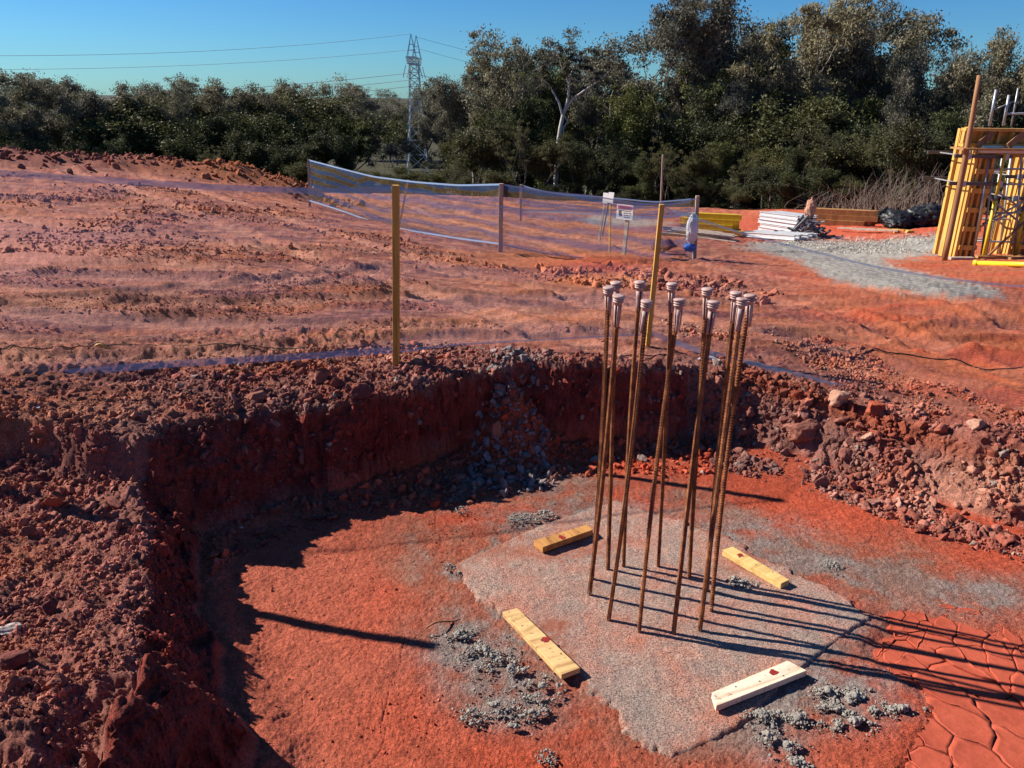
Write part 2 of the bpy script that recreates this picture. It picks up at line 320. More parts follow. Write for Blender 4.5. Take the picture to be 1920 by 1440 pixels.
# ------------------------------------------------------------------ helpers
def tag(o, label=None, cat=None, group=None, kind=None):
    if label: o["label"] = label
    if cat: o["category"] = cat
    if group: o["group"] = group
    if kind: o["kind"] = kind
    return o
def link(name, me, mat=None, parent=None, loc=None):
    o = bpy.data.objects.new(name, me); COL.objects.link(o)
    if mat is not None and me is not None and not me.materials: me.materials.append(mat)
    if parent: o.parent = parent
    if loc is not None: o.location = loc
    return o
def empty(name, loc=(0, 0, 0), rz=0.):
    o = bpy.data.objects.new(name, None); COL.objects.link(o); o.location = loc; o.rotation_euler = (0, 0, rz); o.empty_display_size = .1; return o
def copy_tree(o, parent=None):
    c = o.copy(); COL.objects.link(c); c.parent = parent
    for ch in list(o.children): copy_tree(ch, c)
    return c
def npmesh(name, V, Fc, smooth=False, mats=()):
    """V (n,3); Fc (m,k) uniform faces"""
    V = np.asarray(V, np.float32); Fc = np.asarray(Fc, np.int32); k = Fc.shape[1]
    me = bpy.data.meshes.new(name)
    me.vertices.add(len(V)); me.vertices.foreach_set("co", V.ravel())
    me.loops.add(Fc.size); me.loops.foreach_set("vertex_index", Fc.ravel())
    me.polygons.add(len(Fc)); me.polygons.foreach_set("loop_start", np.arange(0, Fc.size, k, dtype=np.int32))
    me.update(calc_edges=True); me.validate()
    if smooth: me.polygons.foreach_set("use_smooth", np.ones(len(me.polygons), bool))
    for m in mats: me.materials.append(m)
    return me
class MB:
    def __init__(s): s.v = []; s.f = []
    def add(s, V, Fs):
        o = len(s.v); s.v += [tuple(map(float, p)) for p in V]; s.f += [tuple(i + o for i in f) for f in Fs]; return s
    def hull8(s, P, bev=0.):
        # P: 4 bottom + 4 top corners
        return s.add(P, [(3, 2, 1, 0), (4, 5, 6, 7), (0, 1, 5, 4), (1, 2, 6, 5), (2, 3, 7, 6), (3, 0, 4, 7)])
    def box(s, c, d, rz=0.):
        cx, cy, cz_ = c; a, b, h = d[0] / 2, d[1] / 2, d[2] / 2; C, Sn = math.cos(rz), math.sin(rz)
        P = [(cx + x * C - y * Sn, cy + x * Sn + y * C, cz_ + z) for z in (-h, h) for x, y in ((-a, -b), (a, -b), (a, b), (-a, b))]
        return s.hull8(P)
    def beam(s, p0, p1, w, h, up=(0, 0, 1)):
        p0 = Vector(p0); p1 = Vector(p1); d = (p1 - p0).normalized(); u = Vector(up)
        if abs(d.dot(u)) > .95: u = Vector((0, 1, 0))
        sx = d.cross(u).normalized(); sy = sx.cross(d).normalized(); P = []
        for p in (p0, p1):
            for a, b in ((-1, -1), (1, -1), (1, 1), (-1, 1)): P.append(p + sx * a * w / 2 + sy * b * h / 2)
        return s.hull8(P)
    def tube(s, pts, r, n=8, caps=True):
        pts = [Vector(p) for p in pts]; R = r if hasattr(r, '__len__') else [r] * len(pts)
        o = len(s.v); prev = None
        for i, p in enumerate(pts):
            d = (pts[min(i + 1, len(pts) - 1)] - pts[max(i - 1, 0)]).normalized()
            if prev is None: a = d.orthogonal().normalized()
            else: a = (prev - d * prev.dot(d)).normalized()
            prev = a; b = d.cross(a)
            for k in range(n):
                t = 2 * PI * k / n; q = p + (a * math.cos(t) + b * math.sin(t)) * R[i]; s.v.append(tuple(q))
        for i in range(len(pts) - 1):
            for k in range(n):
                s.f.append((o + i * n + k, o + i * n + (k + 1) % n, o + (i + 1) * n + (k + 1) % n, o + (i + 1) * n + k))
        if caps:
            s.f.append(tuple(o + k for k in range(n))[::-1]); s.f.append(tuple(o + (len(pts) - 1) * n + k for k in range(n)))
        return s
    def lathe(s, prof, n=16, c=(0, 0, 0)):
        o = len(s.v)
        for r, z in prof:
            for k in range(n):
                t = 2 * PI * k / n; s.v.append((c[0] + r * math.cos(t), c[1] + r * math.sin(t), c[2] + z))
        for i in range(len(prof) - 1):
            for k in range(n): s.f.append((o + i * n + k, o + i * n + (k + 1) % n, o + (i + 1) * n + (k + 1) % n, o + (i + 1) * n + k))
        s.f.append(tuple(o + k for k in range(n))[::-1]); s.f.append(tuple(o + (len(prof) - 1) * n + k for k in range(n))); return s
    def mesh(s, name, smooth=False):
        me = bpy.data.meshes.new(name); me.from_pydata(s.v, [], s.f); me.update()
        if smooth: me.polygons.foreach_set("use_smooth", [True] * len(me.polygons))
        return me
    def build(s, name, mat, parent=None, smooth=False, bevel=0.):
        o = link(name, s.mesh(name, smooth), mat, parent)
        if bevel:
            b = o.modifiers.new("bevel", 'BEVEL'); b.width = bevel; b.segments = 2; b.limit_method = 'ANGLE'
        return o

# ------------------------------------------------------------------ materials
def newmat(name, rough=.9, spec=.3):
    m = bpy.data.materials.new(name); m.use_nodes = True; nt = m.node_tree; b = nt.nodes["Principled BSDF"]
    b.inputs["Roughness"].default_value = rough; b.inputs["Specular IOR Level"].default_value = spec
    return m, nt, b
def N(nt, t, **k):
    n = nt.nodes.new(t)
    for a, b in k.items(): setattr(n, a, b)
    return n
def tex(nt, kind, scale, detail=4, rough=.6, coord=None, dist=0.):
    n = N(nt, kind)
    if 'Scale' in n.inputs: n.inputs['Scale'].default_value = scale
    if 'Detail' in n.inputs: n.inputs['Detail'].default_value = detail
    if 'Roughness' in n.inputs: n.inputs['Roughness'].default_value = rough
    if 'Distortion' in n.inputs: n.inputs['Distortion'].default_value = dist
    if coord is not None: nt.links.new(coord, n.inputs['Vector'])
    return n
def ramp(nt, src, stops):
    n = N(nt, "ShaderNodeValToRGB"); cr = n.color_ramp
    while len(cr.elements) < len(stops): cr.elements.new(.5)
    for e, (p, c) in zip(cr.elements, stops): e.position = p; e.color = (*c, 1) if len(c) == 3 else c
    nt.links.new(src, n.inputs[0]); return n
def mixc(nt, mode, f, a, b):
    n = N(nt, "ShaderNodeMix", data_type='RGBA', blend_type=mode)
    for s, i in ((f, 0), (a, 6), (b, 7)):
        if hasattr(s, 'links') or isinstance(s, bpy.types.NodeSocket): nt.links.new(s, n.inputs[i])
        else: n.inputs[i].default_value = s if i == 0 else (*s, 1)
    return n.outputs[2]
def bump(nt, b, hs, strength=.5, dist=.01, prev=None):
    n = N(nt, "ShaderNodeBump"); n.inputs['Strength'].default_value = strength; n.inputs['Distance'].default_value = dist
    nt.links.new(hs, n.inputs['Height'])
    if prev is not None: nt.links.new(prev, n.inputs['Normal'])
    nt.links.new(n.outputs[0], b.inputs['Normal']); return n.outputs[0]
def soil_material():
    m, nt, b = newmat("soil", .92, .18)
    at = N(nt, "ShaderNodeAttribute", attribute_name="Col"); geo = N(nt, "ShaderNodeNewGeometry"); pos = geo.outputs['Position']
    n1 = tex(nt, "ShaderNodeTexNoise", 90, 5, .75, pos); n2 = tex(nt, "ShaderNodeTexNoise", 14, 4, .65, pos); n3 = tex(nt, "ShaderNodeTexVoronoi", 130, coord=pos)
    r1 = ramp(nt, n1.outputs[0], [(.33, (.55, .50, .50)), (.5, (1, 1, 1)), (.66, (1.45, 1.55, 1.6))])
    c = mixc(nt, 'MULTIPLY', .9, at.outputs['Color'], r1.outputs[0])
    r2 = ramp(nt, n2.outputs[0], [(.3, (.82, .80, .80)), (.5, (1, 1, 1)), (.72, (1.16, 1.18, 1.2))])
    c = mixc(nt, 'MULTIPLY', 1., c, r2.outputs[0])
    nt.links.new(c, b.inputs['Base Color'])
    p = bump(nt, b, n2.outputs[0], .7, .04); p = bump(nt, b, n1.outputs[0], 1., .016, p); bump(nt, b, n3.outputs['Distance'], .6, .006, p)
    return m
def clod_material(name="clod"):
    m, nt, b = newmat(name, .93, .15)
    at = N(nt, "ShaderNodeAttribute", attribute_name="tint", attribute_type='INSTANCER'); geo = N(nt, "ShaderNodeNewGeometry"); pos = geo.outputs['Position']
    n1 = tex(nt, "ShaderNodeTexNoise", 70, 5, .75, pos)
    r1 = ramp(nt, n1.outputs[0], [(.3, (.68, .66, .66)), (.5, (1, 1, 1)), (.7, (1.28, 1.32, 1.36))])
    nt.links.new(mixc(nt, 'MULTIPLY', 1., at.outputs['Color'], r1.outputs[0]), b.inputs['Base Color'])
    bump(nt, b, n1.outputs[0], .9, .012)
    return m
def rock_material(name, col, col2, sc=30):
    m, nt, b = newmat(name, .93, .15)
    geo = N(nt, "ShaderNodeNewGeometry"); pos = geo.outputs['Position']
    n1 = tex(nt, "ShaderNodeTexNoise", sc * 2.5, 6, .75, pos); n2 = tex(nt, "ShaderNodeTexNoise", sc * .4, 4, .6, pos)
    r = ramp(nt, n2.outputs[0], [(.35, col), (.65, col2)]); r1 = ramp(nt, n1.outputs[0], [(.3, (.65, .65, .65)), (.5, (1, 1, 1)), (.7, (1.3, 1.3, 1.3))])
    nt.links.new(mixc(nt, 'MULTIPLY', 1., r.outputs[0], r1.outputs[0]), b.inputs['Base Color'])
    p = bump(nt, b, n2.outputs[0], .6, .03); bump(nt, b, n1.outputs[0], .9, .010, p)
    return m
def wood_material(name, a, b_, sc=(3, 3, 40), rough=.65, bstr=.3, dirt=None):
    m, nt, b = newmat(name, rough, .3)
    tc = N(nt, "ShaderNodeTexCoord"); mp = N(nt, "ShaderNodeMapping"); mp.inputs['Scale'].default_value = sc; nt.links.new(tc.outputs['Object'], mp.inputs[0])
    oi = N(nt, "ShaderNodeObjectInfo"); ad = N(nt, "ShaderNodeVectorMath", operation='ADD'); nt.links.new(mp.outputs[0], ad.inputs[0]); nt.links.new(oi.outputs['Random'], ad.inputs[1])
    n = tex(nt, "ShaderNodeTexNoise", 1., 6, .65, ad.outputs[0], .6)
    r = ramp(nt, n.outputs[0], [(.3, a), (.55, b_), (.75, tuple(x * 1.12 for x in b_))])
    col = r.outputs[0]
    if dirt:
        n2 = tex(nt, "ShaderNodeTexNoise", 38, 5, .75, tc.outputs['Object']); r2 = ramp(nt, n2.outputs[0], [(.58, (0, 0, 0)), (.66, (.85, .85, .85))])
        col = mixc(nt, 'MIX', r2.outputs[0], col, dirt)
    nt.links.new(col, b.inputs['Base Color']); bump(nt, b, n.outputs[0], bstr, .004)
    return m
def flat_material(name, col, rough=.5, metal=0., var=.12, sc=25):
    m, nt, b = newmat(name, rough, .4); b.inputs['Metallic'].default_value = metal
    tc = N(nt, "ShaderNodeTexCoord"); n = tex(nt, "ShaderNodeTexNoise", sc, 4, .65, tc.outputs['Object'])
    r = ramp(nt, n.outputs[0], [(.3, tuple(c * (1 - var * 2) for c in col)), (.7, tuple(min(1, c * (1 + var)) for c in col))])
    nt.links.new(r.outputs[0], b.inputs['Base Color']); return m
M_soil = soil_material(); M_clod = clod_material()
M_brown = rock_material("brown_earth", (.20, .062, .045), (.36, .15, .10)); M_redearth = rock_material("red_earth", (.30, .055, .03), (.40, .10, .05)); M_pale = rock_material("pale_stone", (.46, .36, .31), (.56, .46, .40))
M_tanearth = rock_material("tan_earth", (.36, .17, .11), (.50, .28, .20)); M_darkearth = rock_material("dark_earth", (.13, .04, .035), (.22, .07, .055))
M_mortar = rock_material("mortar", (.29, .26, .225), (.43, .385, .33), 60)
M_wood = wood_material("stake_wood", (.32, .145, .025), (.57, .30, .06), (30, 30, 2.0))
M_form = wood_material("form_wood", (.38, .18, .03), (.60, .34, .085), (5, 5, 1.2), .55, .1)
M_formd = wood_material("form_wood_brown", (.22, .10, .035), (.38, .20, .07), (5, 5, 1.2), .7, .1)  # brown timber; on the column forms its darker tone stands in for shade
M_pole = wood_material("pole_wood", (.17, .075, .03), (.30, .15, .07), (12, 12, 1.2), .8, .2)
M_greyw = wood_material("weathered_wood", (.20, .15, .12), (.42, .32, .25), (12, 12, 2), .85, .2)
M_steel = flat_material("galvanised_steel", (.42, .43, .44), .45, .6); M_alu = flat_material("aluminium_beam", (.60, .61, .62), .4, .35, .06, 6); M_dsteel = flat_material("dark_steel", (.10, .10, .11), .5, .5)
M_yel = flat_material("yellow_paint", (.66, .47, .02), .45, 0., .08, 8); M_black = flat_material("black_plastic", (.014, .015, .018), .48, 0., .3, 6)
M_cable = flat_material("cable_rubber", (.03, .022, .022), .6); M_white = flat_material("white_board", (.72, .72, .70), .6, 0, .04, 5); M_signred = flat_material("sign_red", (.62, .05, .05), .5, 0, .05, 5)
M_ink = flat_material("black_print", (.03, .03, .035), .6, 0, .05, 5); M_pylon = flat_material("pylon_steel", (.52, .55, .56), .6, .1); M_cap = None
def rust():
    m, nt, b = newmat("rusty_steel", .8, .3); geo = N(nt, "ShaderNodeNewGeometry"); pos = geo.outputs['Position']
    n = tex(nt, "ShaderNodeTexNoise", 22, 6, .7, pos); r = ramp(nt, n.outputs[0], [(.3, (.055, .020, .010)), (.48, (.19, .062, .022)), (.68, (.38, .15, .05))])
    # dried cement splashed on the lowest part of the bars
    sp = N(nt, "ShaderNodeSeparateXYZ"); nt.links.new(pos, sp.inputs[0]); n2 = tex(nt, "ShaderNodeTexNoise", 45, 4, .7, pos)
    ma = N(nt, "ShaderNodeMath", operation='MULTIPLY_ADD'); nt.links.new(sp.outputs[2], ma.inputs[0]); ma.inputs[1].default_value = -2.6; nt.links.new(n2.outputs[0], ma.inputs[2])
    r2 = ramp(nt, ma.outputs[0], [(.42, (0, 0, 0)), (.50, (1, 1, 1))])
    f = N(nt, "ShaderNodeMath", operation='MULTIPLY'); nt.links.new(r2.outputs[0], f.inputs[0]); f.inputs[1].default_value = .7
    nt.links.new(mixc(nt, 'MIX', f.outputs[0], r.outputs[0], (.40, .30, .22)), b.inputs['Base Color']); bump(nt, b, n.outputs[0], .5, .002); return m
M_rust = rust()
def cap_mat():
    m, nt, b = newmat("cap_plastic", .55, .35); tc = N(nt, "ShaderNodeTexCoord"); n = tex(nt, "ShaderNodeTexNoise", 30, 5, .7, tc.outputs['Object'])
    r = ramp(nt, n.outputs[0], [(.3, (.26, .13, .105)), (.5, (.43, .28, .245)), (.7, (.53, .39, .34))]); nt.links.new(r.outputs[0], b.inputs['Base Color']); return m
M_cap = cap_mat()
def net_mat(name, lo=.10, hi=.42, tint=(.16, .30, .62), bands=5., tint2=(.40, .24, .12)):
    """woven plastic netting: rows of thread; the cloth is bunched into denser and thinner bands along its height (UV v)"""
    m = bpy.data.materials.new(name); m.use_nodes = True; nt = m.node_tree; nt.nodes.clear()
    uv = N(nt, "ShaderNodeUVMap"); uv.uv_map = "UVMap"; sp = N(nt, "ShaderNodeSeparateXYZ"); nt.links.new(uv.outputs[0], sp.inputs[0])
    mp = N(nt, "ShaderNodeMapping"); mp.inputs['Scale'].default_value = (.35, .55, 1); nt.links.new(uv.outputs[0], mp.inputs[0])
    nz = tex(nt, "ShaderNodeTexNoise", 1.5, 3, .5, mp.outputs[0])
    wv = N(nt, "ShaderNodeMath", operation='MULTIPLY_ADD'); nt.links.new(nz.outputs[0], wv.inputs[0]); wv.inputs[1].default_value = .55; nt.links.new(sp.outputs[1], wv.inputs[2])
    sn = N(nt, "ShaderNodeMath", operation='MULTIPLY'); nt.links.new(wv.outputs[0], sn.inputs[0]); sn.inputs[1].default_value = 2 * PI * bands
    si = N(nt, "ShaderNodeMath", operation='SINE'); nt.links.new(sn.outputs[0], si.inputs[0])
    bd = N(nt, "ShaderNodeMapRange"); nt.links.new(si.outputs[0], bd.inputs[0]); bd.inputs[1].default_value = -.7; bd.inputs[2].default_value = .7; bd.inputs[3].default_value = lo; bd.inputs[4].default_value = hi
    th = N(nt, "ShaderNodeMath", operation='MULTIPLY'); nt.links.new(sp.outputs[1], th.inputs[0]); th.inputs[1].default_value = 2 * PI * 62
    ts = N(nt, "ShaderNodeMath", operation='SINE'); nt.links.new(th.outputs[0], ts.inputs[0])
    tr = N(nt, "ShaderNodeMapRange"); nt.links.new(ts.outputs[0], tr.inputs[0]); tr.inputs[1].default_value = -1; tr.inputs[3].default_value = .55; tr.inputs[4].default_value = 1.45
    al = N(nt, "ShaderNodeMath", operation='MULTIPLY', use_clamp=True); nt.links.new(bd.outputs[0], al.inputs[0]); nt.links.new(tr.outputs[0], al.inputs[1])
    cf = N(nt, "ShaderNodeMapRange"); nt.links.new(si.outputs[0], cf.inputs[0]); cf.inputs[1].default_value = -.5; cf.inputs[2].default_value = .5
    cc = mixc(nt, 'MIX', cf.outputs[0], tint2, tint); df = N(nt, "ShaderNodeBsdfDiffuse"); nt.links.new(cc, df.inputs[0]); tl = N(nt, "ShaderNodeBsdfTranslucent"); nt.links.new(cc, tl.inputs[0])
    mx = N(nt, "ShaderNodeMixShader"); mx.inputs[0].default_value = .5; nt.links.new(df.outputs[0], mx.inputs[1]); nt.links.new(tl.outputs[0], mx.inputs[2])
    tp = N(nt, "ShaderNodeBsdfTransparent"); m2 = N(nt, "ShaderNodeMixShader"); nt.links.new(al.outputs[0], m2.inputs[0]); nt.links.new(tp.outputs[0], m2.inputs[1]); nt.links.new(mx.outputs[0], m2.inputs[2])
    o = N(nt, "ShaderNodeOutputMaterial"); nt.links.new(m2.outputs[0], o.inputs[0]); return m
M_net = net_mat("blue_netting", .05, .17, (.11, .13, .24), 4.2, (.40, .22, .10))
M_netfar = net_mat("blue_netting_far", .20, .50, (.085, .15, .31), 5., (.42, .30, .16))
def band_mat(name, a=.6, col=(.16, .27, .5)):
    m = bpy.data.materials.new(name); m.use_nodes = True; nt = m.node_tree; b = nt.nodes["Principled BSDF"]; b.inputs['Base Color'].default_value = (*col, 1); b.inputs['Roughness'].default_value = .7
    b.inputs['Alpha'].default_value = a; return m
M_band = band_mat("net_selvedge", .50, (.24, .40, .60))
M_bandfar = band_mat("net_selvedge_far", .75, (.28, .42, .65))

# ------------------------------------------------------------------ ground sheet
def ground():
    az = np.concatenate([np.linspace(-180, -56, 40, endpoint=False), np.linspace(-56, -42, 50, endpoint=False), np.linspace(-42, 43, 860, endpoint=False), np.linspace(43, 56, 40, endpoint=False), np.linspace(56, 180, 41)])
    az = np.radians(az)
    r = np.concatenate([[.15, .5, .9, 1.2], np.linspace(1.4, 2.0, 70, endpoint=False), np.linspace(2.0, 3.9, 260, endpoint=False), np.linspace(3.9, 5.2, 165, endpoint=False), np.geomspace(5.2, 9, 115, endpoint=False), np.geomspace(9, 26, 100, endpoint=False), np.geomspace(26, 70, 40, endpoint=False), np.geomspace(70, 2500, 26)])
    A, R = np.meshgrid(az, r); x = R * np.sin(A); y = R * np.cos(A)
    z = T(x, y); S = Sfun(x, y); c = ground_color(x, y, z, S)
    nr, na = A.shape
    # push the cut faces sideways a little so the walls are broken, not drawn out
    wall = (S > .05) & (S < .98) & (R < 8)
    q = .022 * (fbm(x * 7 + z * 9, z * 11 - x * 3, 4, 300, .65) + .5 * np.maximum(0, fbm(x * 3 + 5, z * 5, 2, 305))) * wall
    x2 = x + q * .5; y2 = y - q
    Vt = np.stack([x2, y2, z], -1).reshape(-1, 3)
    i = np.arange(nr - 1)[:, None] * na + np.arange(na - 1)[None, :]; i = i.ravel()
    Fc = np.stack([i, i + 1, i + na + 1, i + na], -1)
    me = npmesh("ground", Vt, Fc, True, [M_soil])
    ca = me.color_attributes.new("Col", 'FLOAT_COLOR', 'POINT')
    ca.data.foreach_set("color", np.concatenate([c.reshape(-1, 3), np.ones((c.size // 3, 1))], 1).astype(np.float32).ravel())
    o = link("ground", me); tag(o, "bare red earth of the building site with an excavated pit, tracks and a grey gravel patch", kind="structure"); return o
GROUND = ground()

# ------------------------------------------------------------------ clods: prototypes and scatter
def icos(sub):
    import bmesh
    bm = bmesh.new(); bmesh.ops.create_icosphere(bm, subdivisions=sub, radius=1.)
    V = np.array([v.co[:] for v in bm.verts]); Fc = np.array([[v.index for v in f.verts] for f in bm.faces]); bm.free(); return V, Fc
_ICO = {k: icos(k) for k in (1, 2, 3, 4)}
def n3(P, s, seed):
    return (noise(P[:, 0] * s + P[:, 2] * s * .7 + seed, P[:, 1] * s - P[:, 2] * s * .4, seed) + noise(P[:, 1] * s + 3.3, P[:, 2] * s + P[:, 0] * s * .3 + seed, seed + 1) + noise(P[:, 2] * s * 1.1, P[:, 0] * s - P[:, 1] * s * .5, seed + 2)) / 1.8
def rock_verts(seed, sub, cuts=7, rough=.22, squash=.75):
    r = np.random.default_rng(seed); V, Fc = _ICO[sub]; V = V.copy()
    for k in range(cuts):
        n = r.normal(size=3); n /= np.linalg.norm(n); d = r.uniform(.38, .8); h = V @ n - d; V -= np.outer(np.maximum(h, 0) * .97, n)
    D = V / np.linalg.norm(V, axis=1)[:, None]
    V = V * (1 + rough * n3(D, 1.6, seed) + rough * .55 * n3(D, 3.7, seed + 5) + rough * .35 * n3(D, 8, seed + 9) + (rough * .22 * n3(D, 17, seed + 12) if sub > 2 else 0))[:, None]
    V *= np.array([1, r.uniform(.7, 1), squash]); return V, Fc
PROTO = bpy.data.collections.new("clod_shapes")
for k in range(10):
    v, f_ = rock_verts(1000 + k, 3, 8 + k % 6, .26 + .04 * (k % 4), .65 + .05 * (k % 5)); me = npmesh("clod_shape", v, f_, k % 3 == 0, [M_clod]); o = bpy.data.objects.new("clod_shape", me); PROTO.objects.link(o)
def scatter_group():
    ng = bpy.data.node_groups.new("scatter", 'GeometryNodeTree')
    ng.interface.new_socket("Geometry", in_out='INPUT', socket_type='NodeSocketGeometry'); ng.interface.new_socket("Geometry", in_out='OUTPUT', socket_type='NodeSocketGeometry')
    gi = ng.nodes.new("NodeGroupInput"); go = ng.nodes.new("NodeGroupOutput"); ip = ng.nodes.new("GeometryNodeInstanceOnPoints"); ci = ng.nodes.new("GeometryNodeCollectionInfo")
    ci.inputs[0].default_value = PROTO; ci.inputs['Separate Children'].default_value = True; ci.inputs['Reset Children'].default_value = True
    ip.inputs['Pick Instance'].default_value = True
    def na(name, t):
        n = ng.nodes.new("GeometryNodeInputNamedAttribute"); n.data_type = t; n.inputs[0].default_value = name; return n.outputs[0]
    L = ng.links.new; L(gi.outputs[0], ip.inputs['Points']); L(ci.outputs[0], ip.inputs['Instance']); L(na('pidx', 'INT'), ip.inputs['Instance Index'])
    L(na('prot', 'FLOAT_VECTOR'), ip.inputs['Rotation']); L(na('pscl', 'FLOAT_VECTOR'), ip.inputs['Scale']); L(ip.outputs[0], go.inputs[0]); return ng
SG = scatter_group()
def scatter(name, P, s, tint, label, parent=None):
    n = len(P); me = bpy.data.meshes.new(name); me.vertices.add(n); me.vertices.foreach_set("co", P.astype(np.float32).ravel())
    me.attributes.new('pidx', 'INT', 'POINT').data.foreach_set('value', rng.integers(0, 10, n).astype(np.int32))
    me.attributes.new('prot', 'FLOAT_VECTOR', 'POINT').data.foreach_set('vector', rng.uniform(0, 6.28, (n, 3)).astype(np.float32).ravel())
    me.attributes.new('pscl', 'FLOAT_VECTOR', 'POINT').data.foreach_set('vector', (s[:, None] * rng.uniform(.6, 1.45, (n, 3))).astype(np.float32).ravel())
    me.attributes.new('tint', 'FLOAT_COLOR', 'POINT').data.foreach_set('color', np.concatenate([tint, np.ones((n, 1))], 1).astype(np.float32).ravel())
    o = link(name, me); md = o.modifiers.new("scatter", 'NODES'); md.node_group = SG; me.materials.append(M_clod)
    if parent: o.parent = parent
    o["kind"] = "stuff"
    if label: o["label"] = label
    return o
def sample_px(poly, z, n, dens=None):
    """uniform world samples inside a ground polygon (corners read in the photograph)"""
    W = [tuple(Pz(u, v, z)[:2]) for u, v in poly]; A = np.array(W); lo = A.min(0); hi = A.max(0); out = np.zeros((0, 2))
    while len(out) < n:
        q = rng.uniform(lo, hi, (n * 3, 2)); m = poly_in(W, q[:, 0], q[:, 1]); q = q[m]
        if dens is not None: q = q[rng.uniform(size=len(q)) < dens(q[:, 0], q[:, 1])]
        out = np.concatenate([out, q])
        if len(q) == 0: break
    return out[:n]
def psize(n, lo, hi, p=2.2):
    u = rng.uniform(size=n); return (lo ** -p + u * (hi ** -p - lo ** -p)) ** (-1 / p)
def soil_scatter(name, poly, z, n, lo, hi, label, tintf=1., p=2.2, dens=None, sink=.25, grey=0., top=False):
    q = sample_px(poly, z, n, dens); n = len(q); s = psize(n, lo, hi, p); zz = T(q[:, 0], q[:, 1]); S = Sfun(q[:, 0], q[:, 1])
    if top: S = np.ones(n)
    c = ground_color(q[:, 0], q[:, 1], zz, S) * tintf * rng.uniform(.75, 1.25, (n, 1))
    if grey: c *= (1 + .25 * rng.uniform(-1, 1, (n, 1)) * np.array([.2, 1, 1.2])); m = rng.uniform(size=n) < grey; c[m] = np.array([.33, .235, .19]) * rng.uniform(.8, 1.2, (m.sum(), 1))
    return scatter(name, np.stack([q[:, 0], q[:, 1], zz + s * (.6 - sink * 2)], 1), s, c, label)
clump = lambda sc, sd, t=0.: (lambda x, y: sstep(t - .25, t + .35, fbm(x * sc, y * sc, 3, sd)) * .95 + .05)
soil_scatter("earth_clods", [(330, 745), (620, 672), (860, 655), (1120, 668), (1340, 690), (1380, 760), (1300, 770), (1180, 762), (1010, 775), (930, 800), (860, 812), (700, 818), (560, 825), (430, 800), (330, 800)], .45, 5200, .007, .042, "crumbled brown earth clods heaped along the rim of the pit", 1., 1.7, None, .2, .06)
soil_scatter("earth_clods", [(1330, 710), (1500, 745), (1650, 800), (1800, 845), (1920, 880), (2000, 920), (2020, 1040), (1920, 990), (1800, 955), (1700, 925), (1600, 890), (1500, 860), (1420, 842), (1340, 825)], .2, 7500, .006, .05, "loose brown rubble covering the low right bank of the pit", .95, 1.7, clump(2.5, 401, -.2), .2, .04, True)
soil_scatter("earth_clods", [(-60, 830), (100, 800), (330, 820), (420, 900), (350, 1000), (0, 990), (-60, 990)], .45, 2600, .006, .035, "earth lumps on the shaded slope above the left ledge", 1., 1.6, clump(4, 402, -.1))
soil_scatter("earth_clods", [(-60, 960), (340, 960), (375, 1120), (300, 1180), (200, 1260), (140, 1460), (-60, 1500)], .4, 13000, .002, .018, "fine crumbs of red earth over the left ledge", 1.15, 1.6, clump(5, 403, -.3), .2)
soil_scatter("earth_clods", [(0, 735), (350, 700), (560, 690), (400, 770), (250, 790), (0, 800)], .55, 1200, .005, .022, "scattered crumbs on the pale scraped earth left of the pit", 1., 1.8, clump(3, 404, 0.))
soil_scatter("earth_clods", [(1240, 600), (1450, 610), (1700, 690), (1960, 780), (1960, 860), (1800, 820), (1600, 755), (1420, 690), (1290, 660)], .28, 6500, .006, .032, "churned purple-brown clods behind the right netting", 1., 1.9, clump(2.2, 405, -.05), .25, .03)
soil_scatter("earth_clods", [(0, 480), (600, 470), (1150, 560), (1250, 640), (560, 680), (0, 715)], .45, 12000, .004, .026, "small clods strewn over the field behind the left netting", 1., 2.2, (lambda x, y: sstep(.02, .4, fbm((x * math.cos(-.12) - y * math.sin(-.12)) * .35, (x * math.sin(-.12) + y * math.cos(-.12)) * 1.5, 3, 80)) + .02), .3)
soil_scatter("earth_clods", [(1000, 480), (1230, 470), (1300, 500), (1480, 560), (1420, 600), (1250, 560), (1100, 540)], 0., 2600, .015, .10, "rubble ridge of dark clods in front of the warning sign", 1., 1.7, clump(1.2, 407, -.1), .25)
soil_scatter("earth_clods", [(380, 900), (700, 870), (960, 810), (1330, 790), (1340, 835), (1060, 845), (900, 885), (640, 960), (440, 1030), (360, 1090)], .05, 1500, .006, .035, "lumps fallen to the foot of the pit wall", .8, 1.5, None, .1, 0., True)
soil_scatter("pit_crumbs", [(450, 1100), (900, 900), (1500, 880), (1920, 1010), (2000, 1300), (1920, 1460), (450, 1460)], 0., 2600, .0015, .009, "tiny crumbs of earth on the pit floor", .9, 1.9, clump(2, 408, .05), .15)
soil_scatter("track_clods", [(0, 330), (560, 352), (900, 420), (1100, 470), (600, 480), (0, 500)], .4, 5000, .012, .06, "clods churned up across the far field", 1., 2.2, clump(.5, 409, .1), .3)
soil_scatter("gravel", [(1375, 470), (1500, 455), (1760, 448), (1750, 485), (1640, 495), (1860, 545), (1560, 522), (1460, 485)], -2., 6500, .012, .035, "crushed grey gravel of the access patch", 1.1, 2., None, .2)
def berm_clods():
    n = 2600; x = rng.uniform(-24, -4.6, n); y = np.interp(x, [b[0] for b in _berm], [b[1] for b in _berm]) + rng.normal(0, 1., n); s = psize(n, .03, .15, 1.9); z = T(x, y)
    c = ground_color(x, y, z, np.ones(n)) * rng.uniform(.7, 1.2, (n, 1)); scatter("earth_clods", np.stack([x, y, z + s * .1], 1), s, c, "lumpy red spoil heaped along the back of the field")
berm_clods()
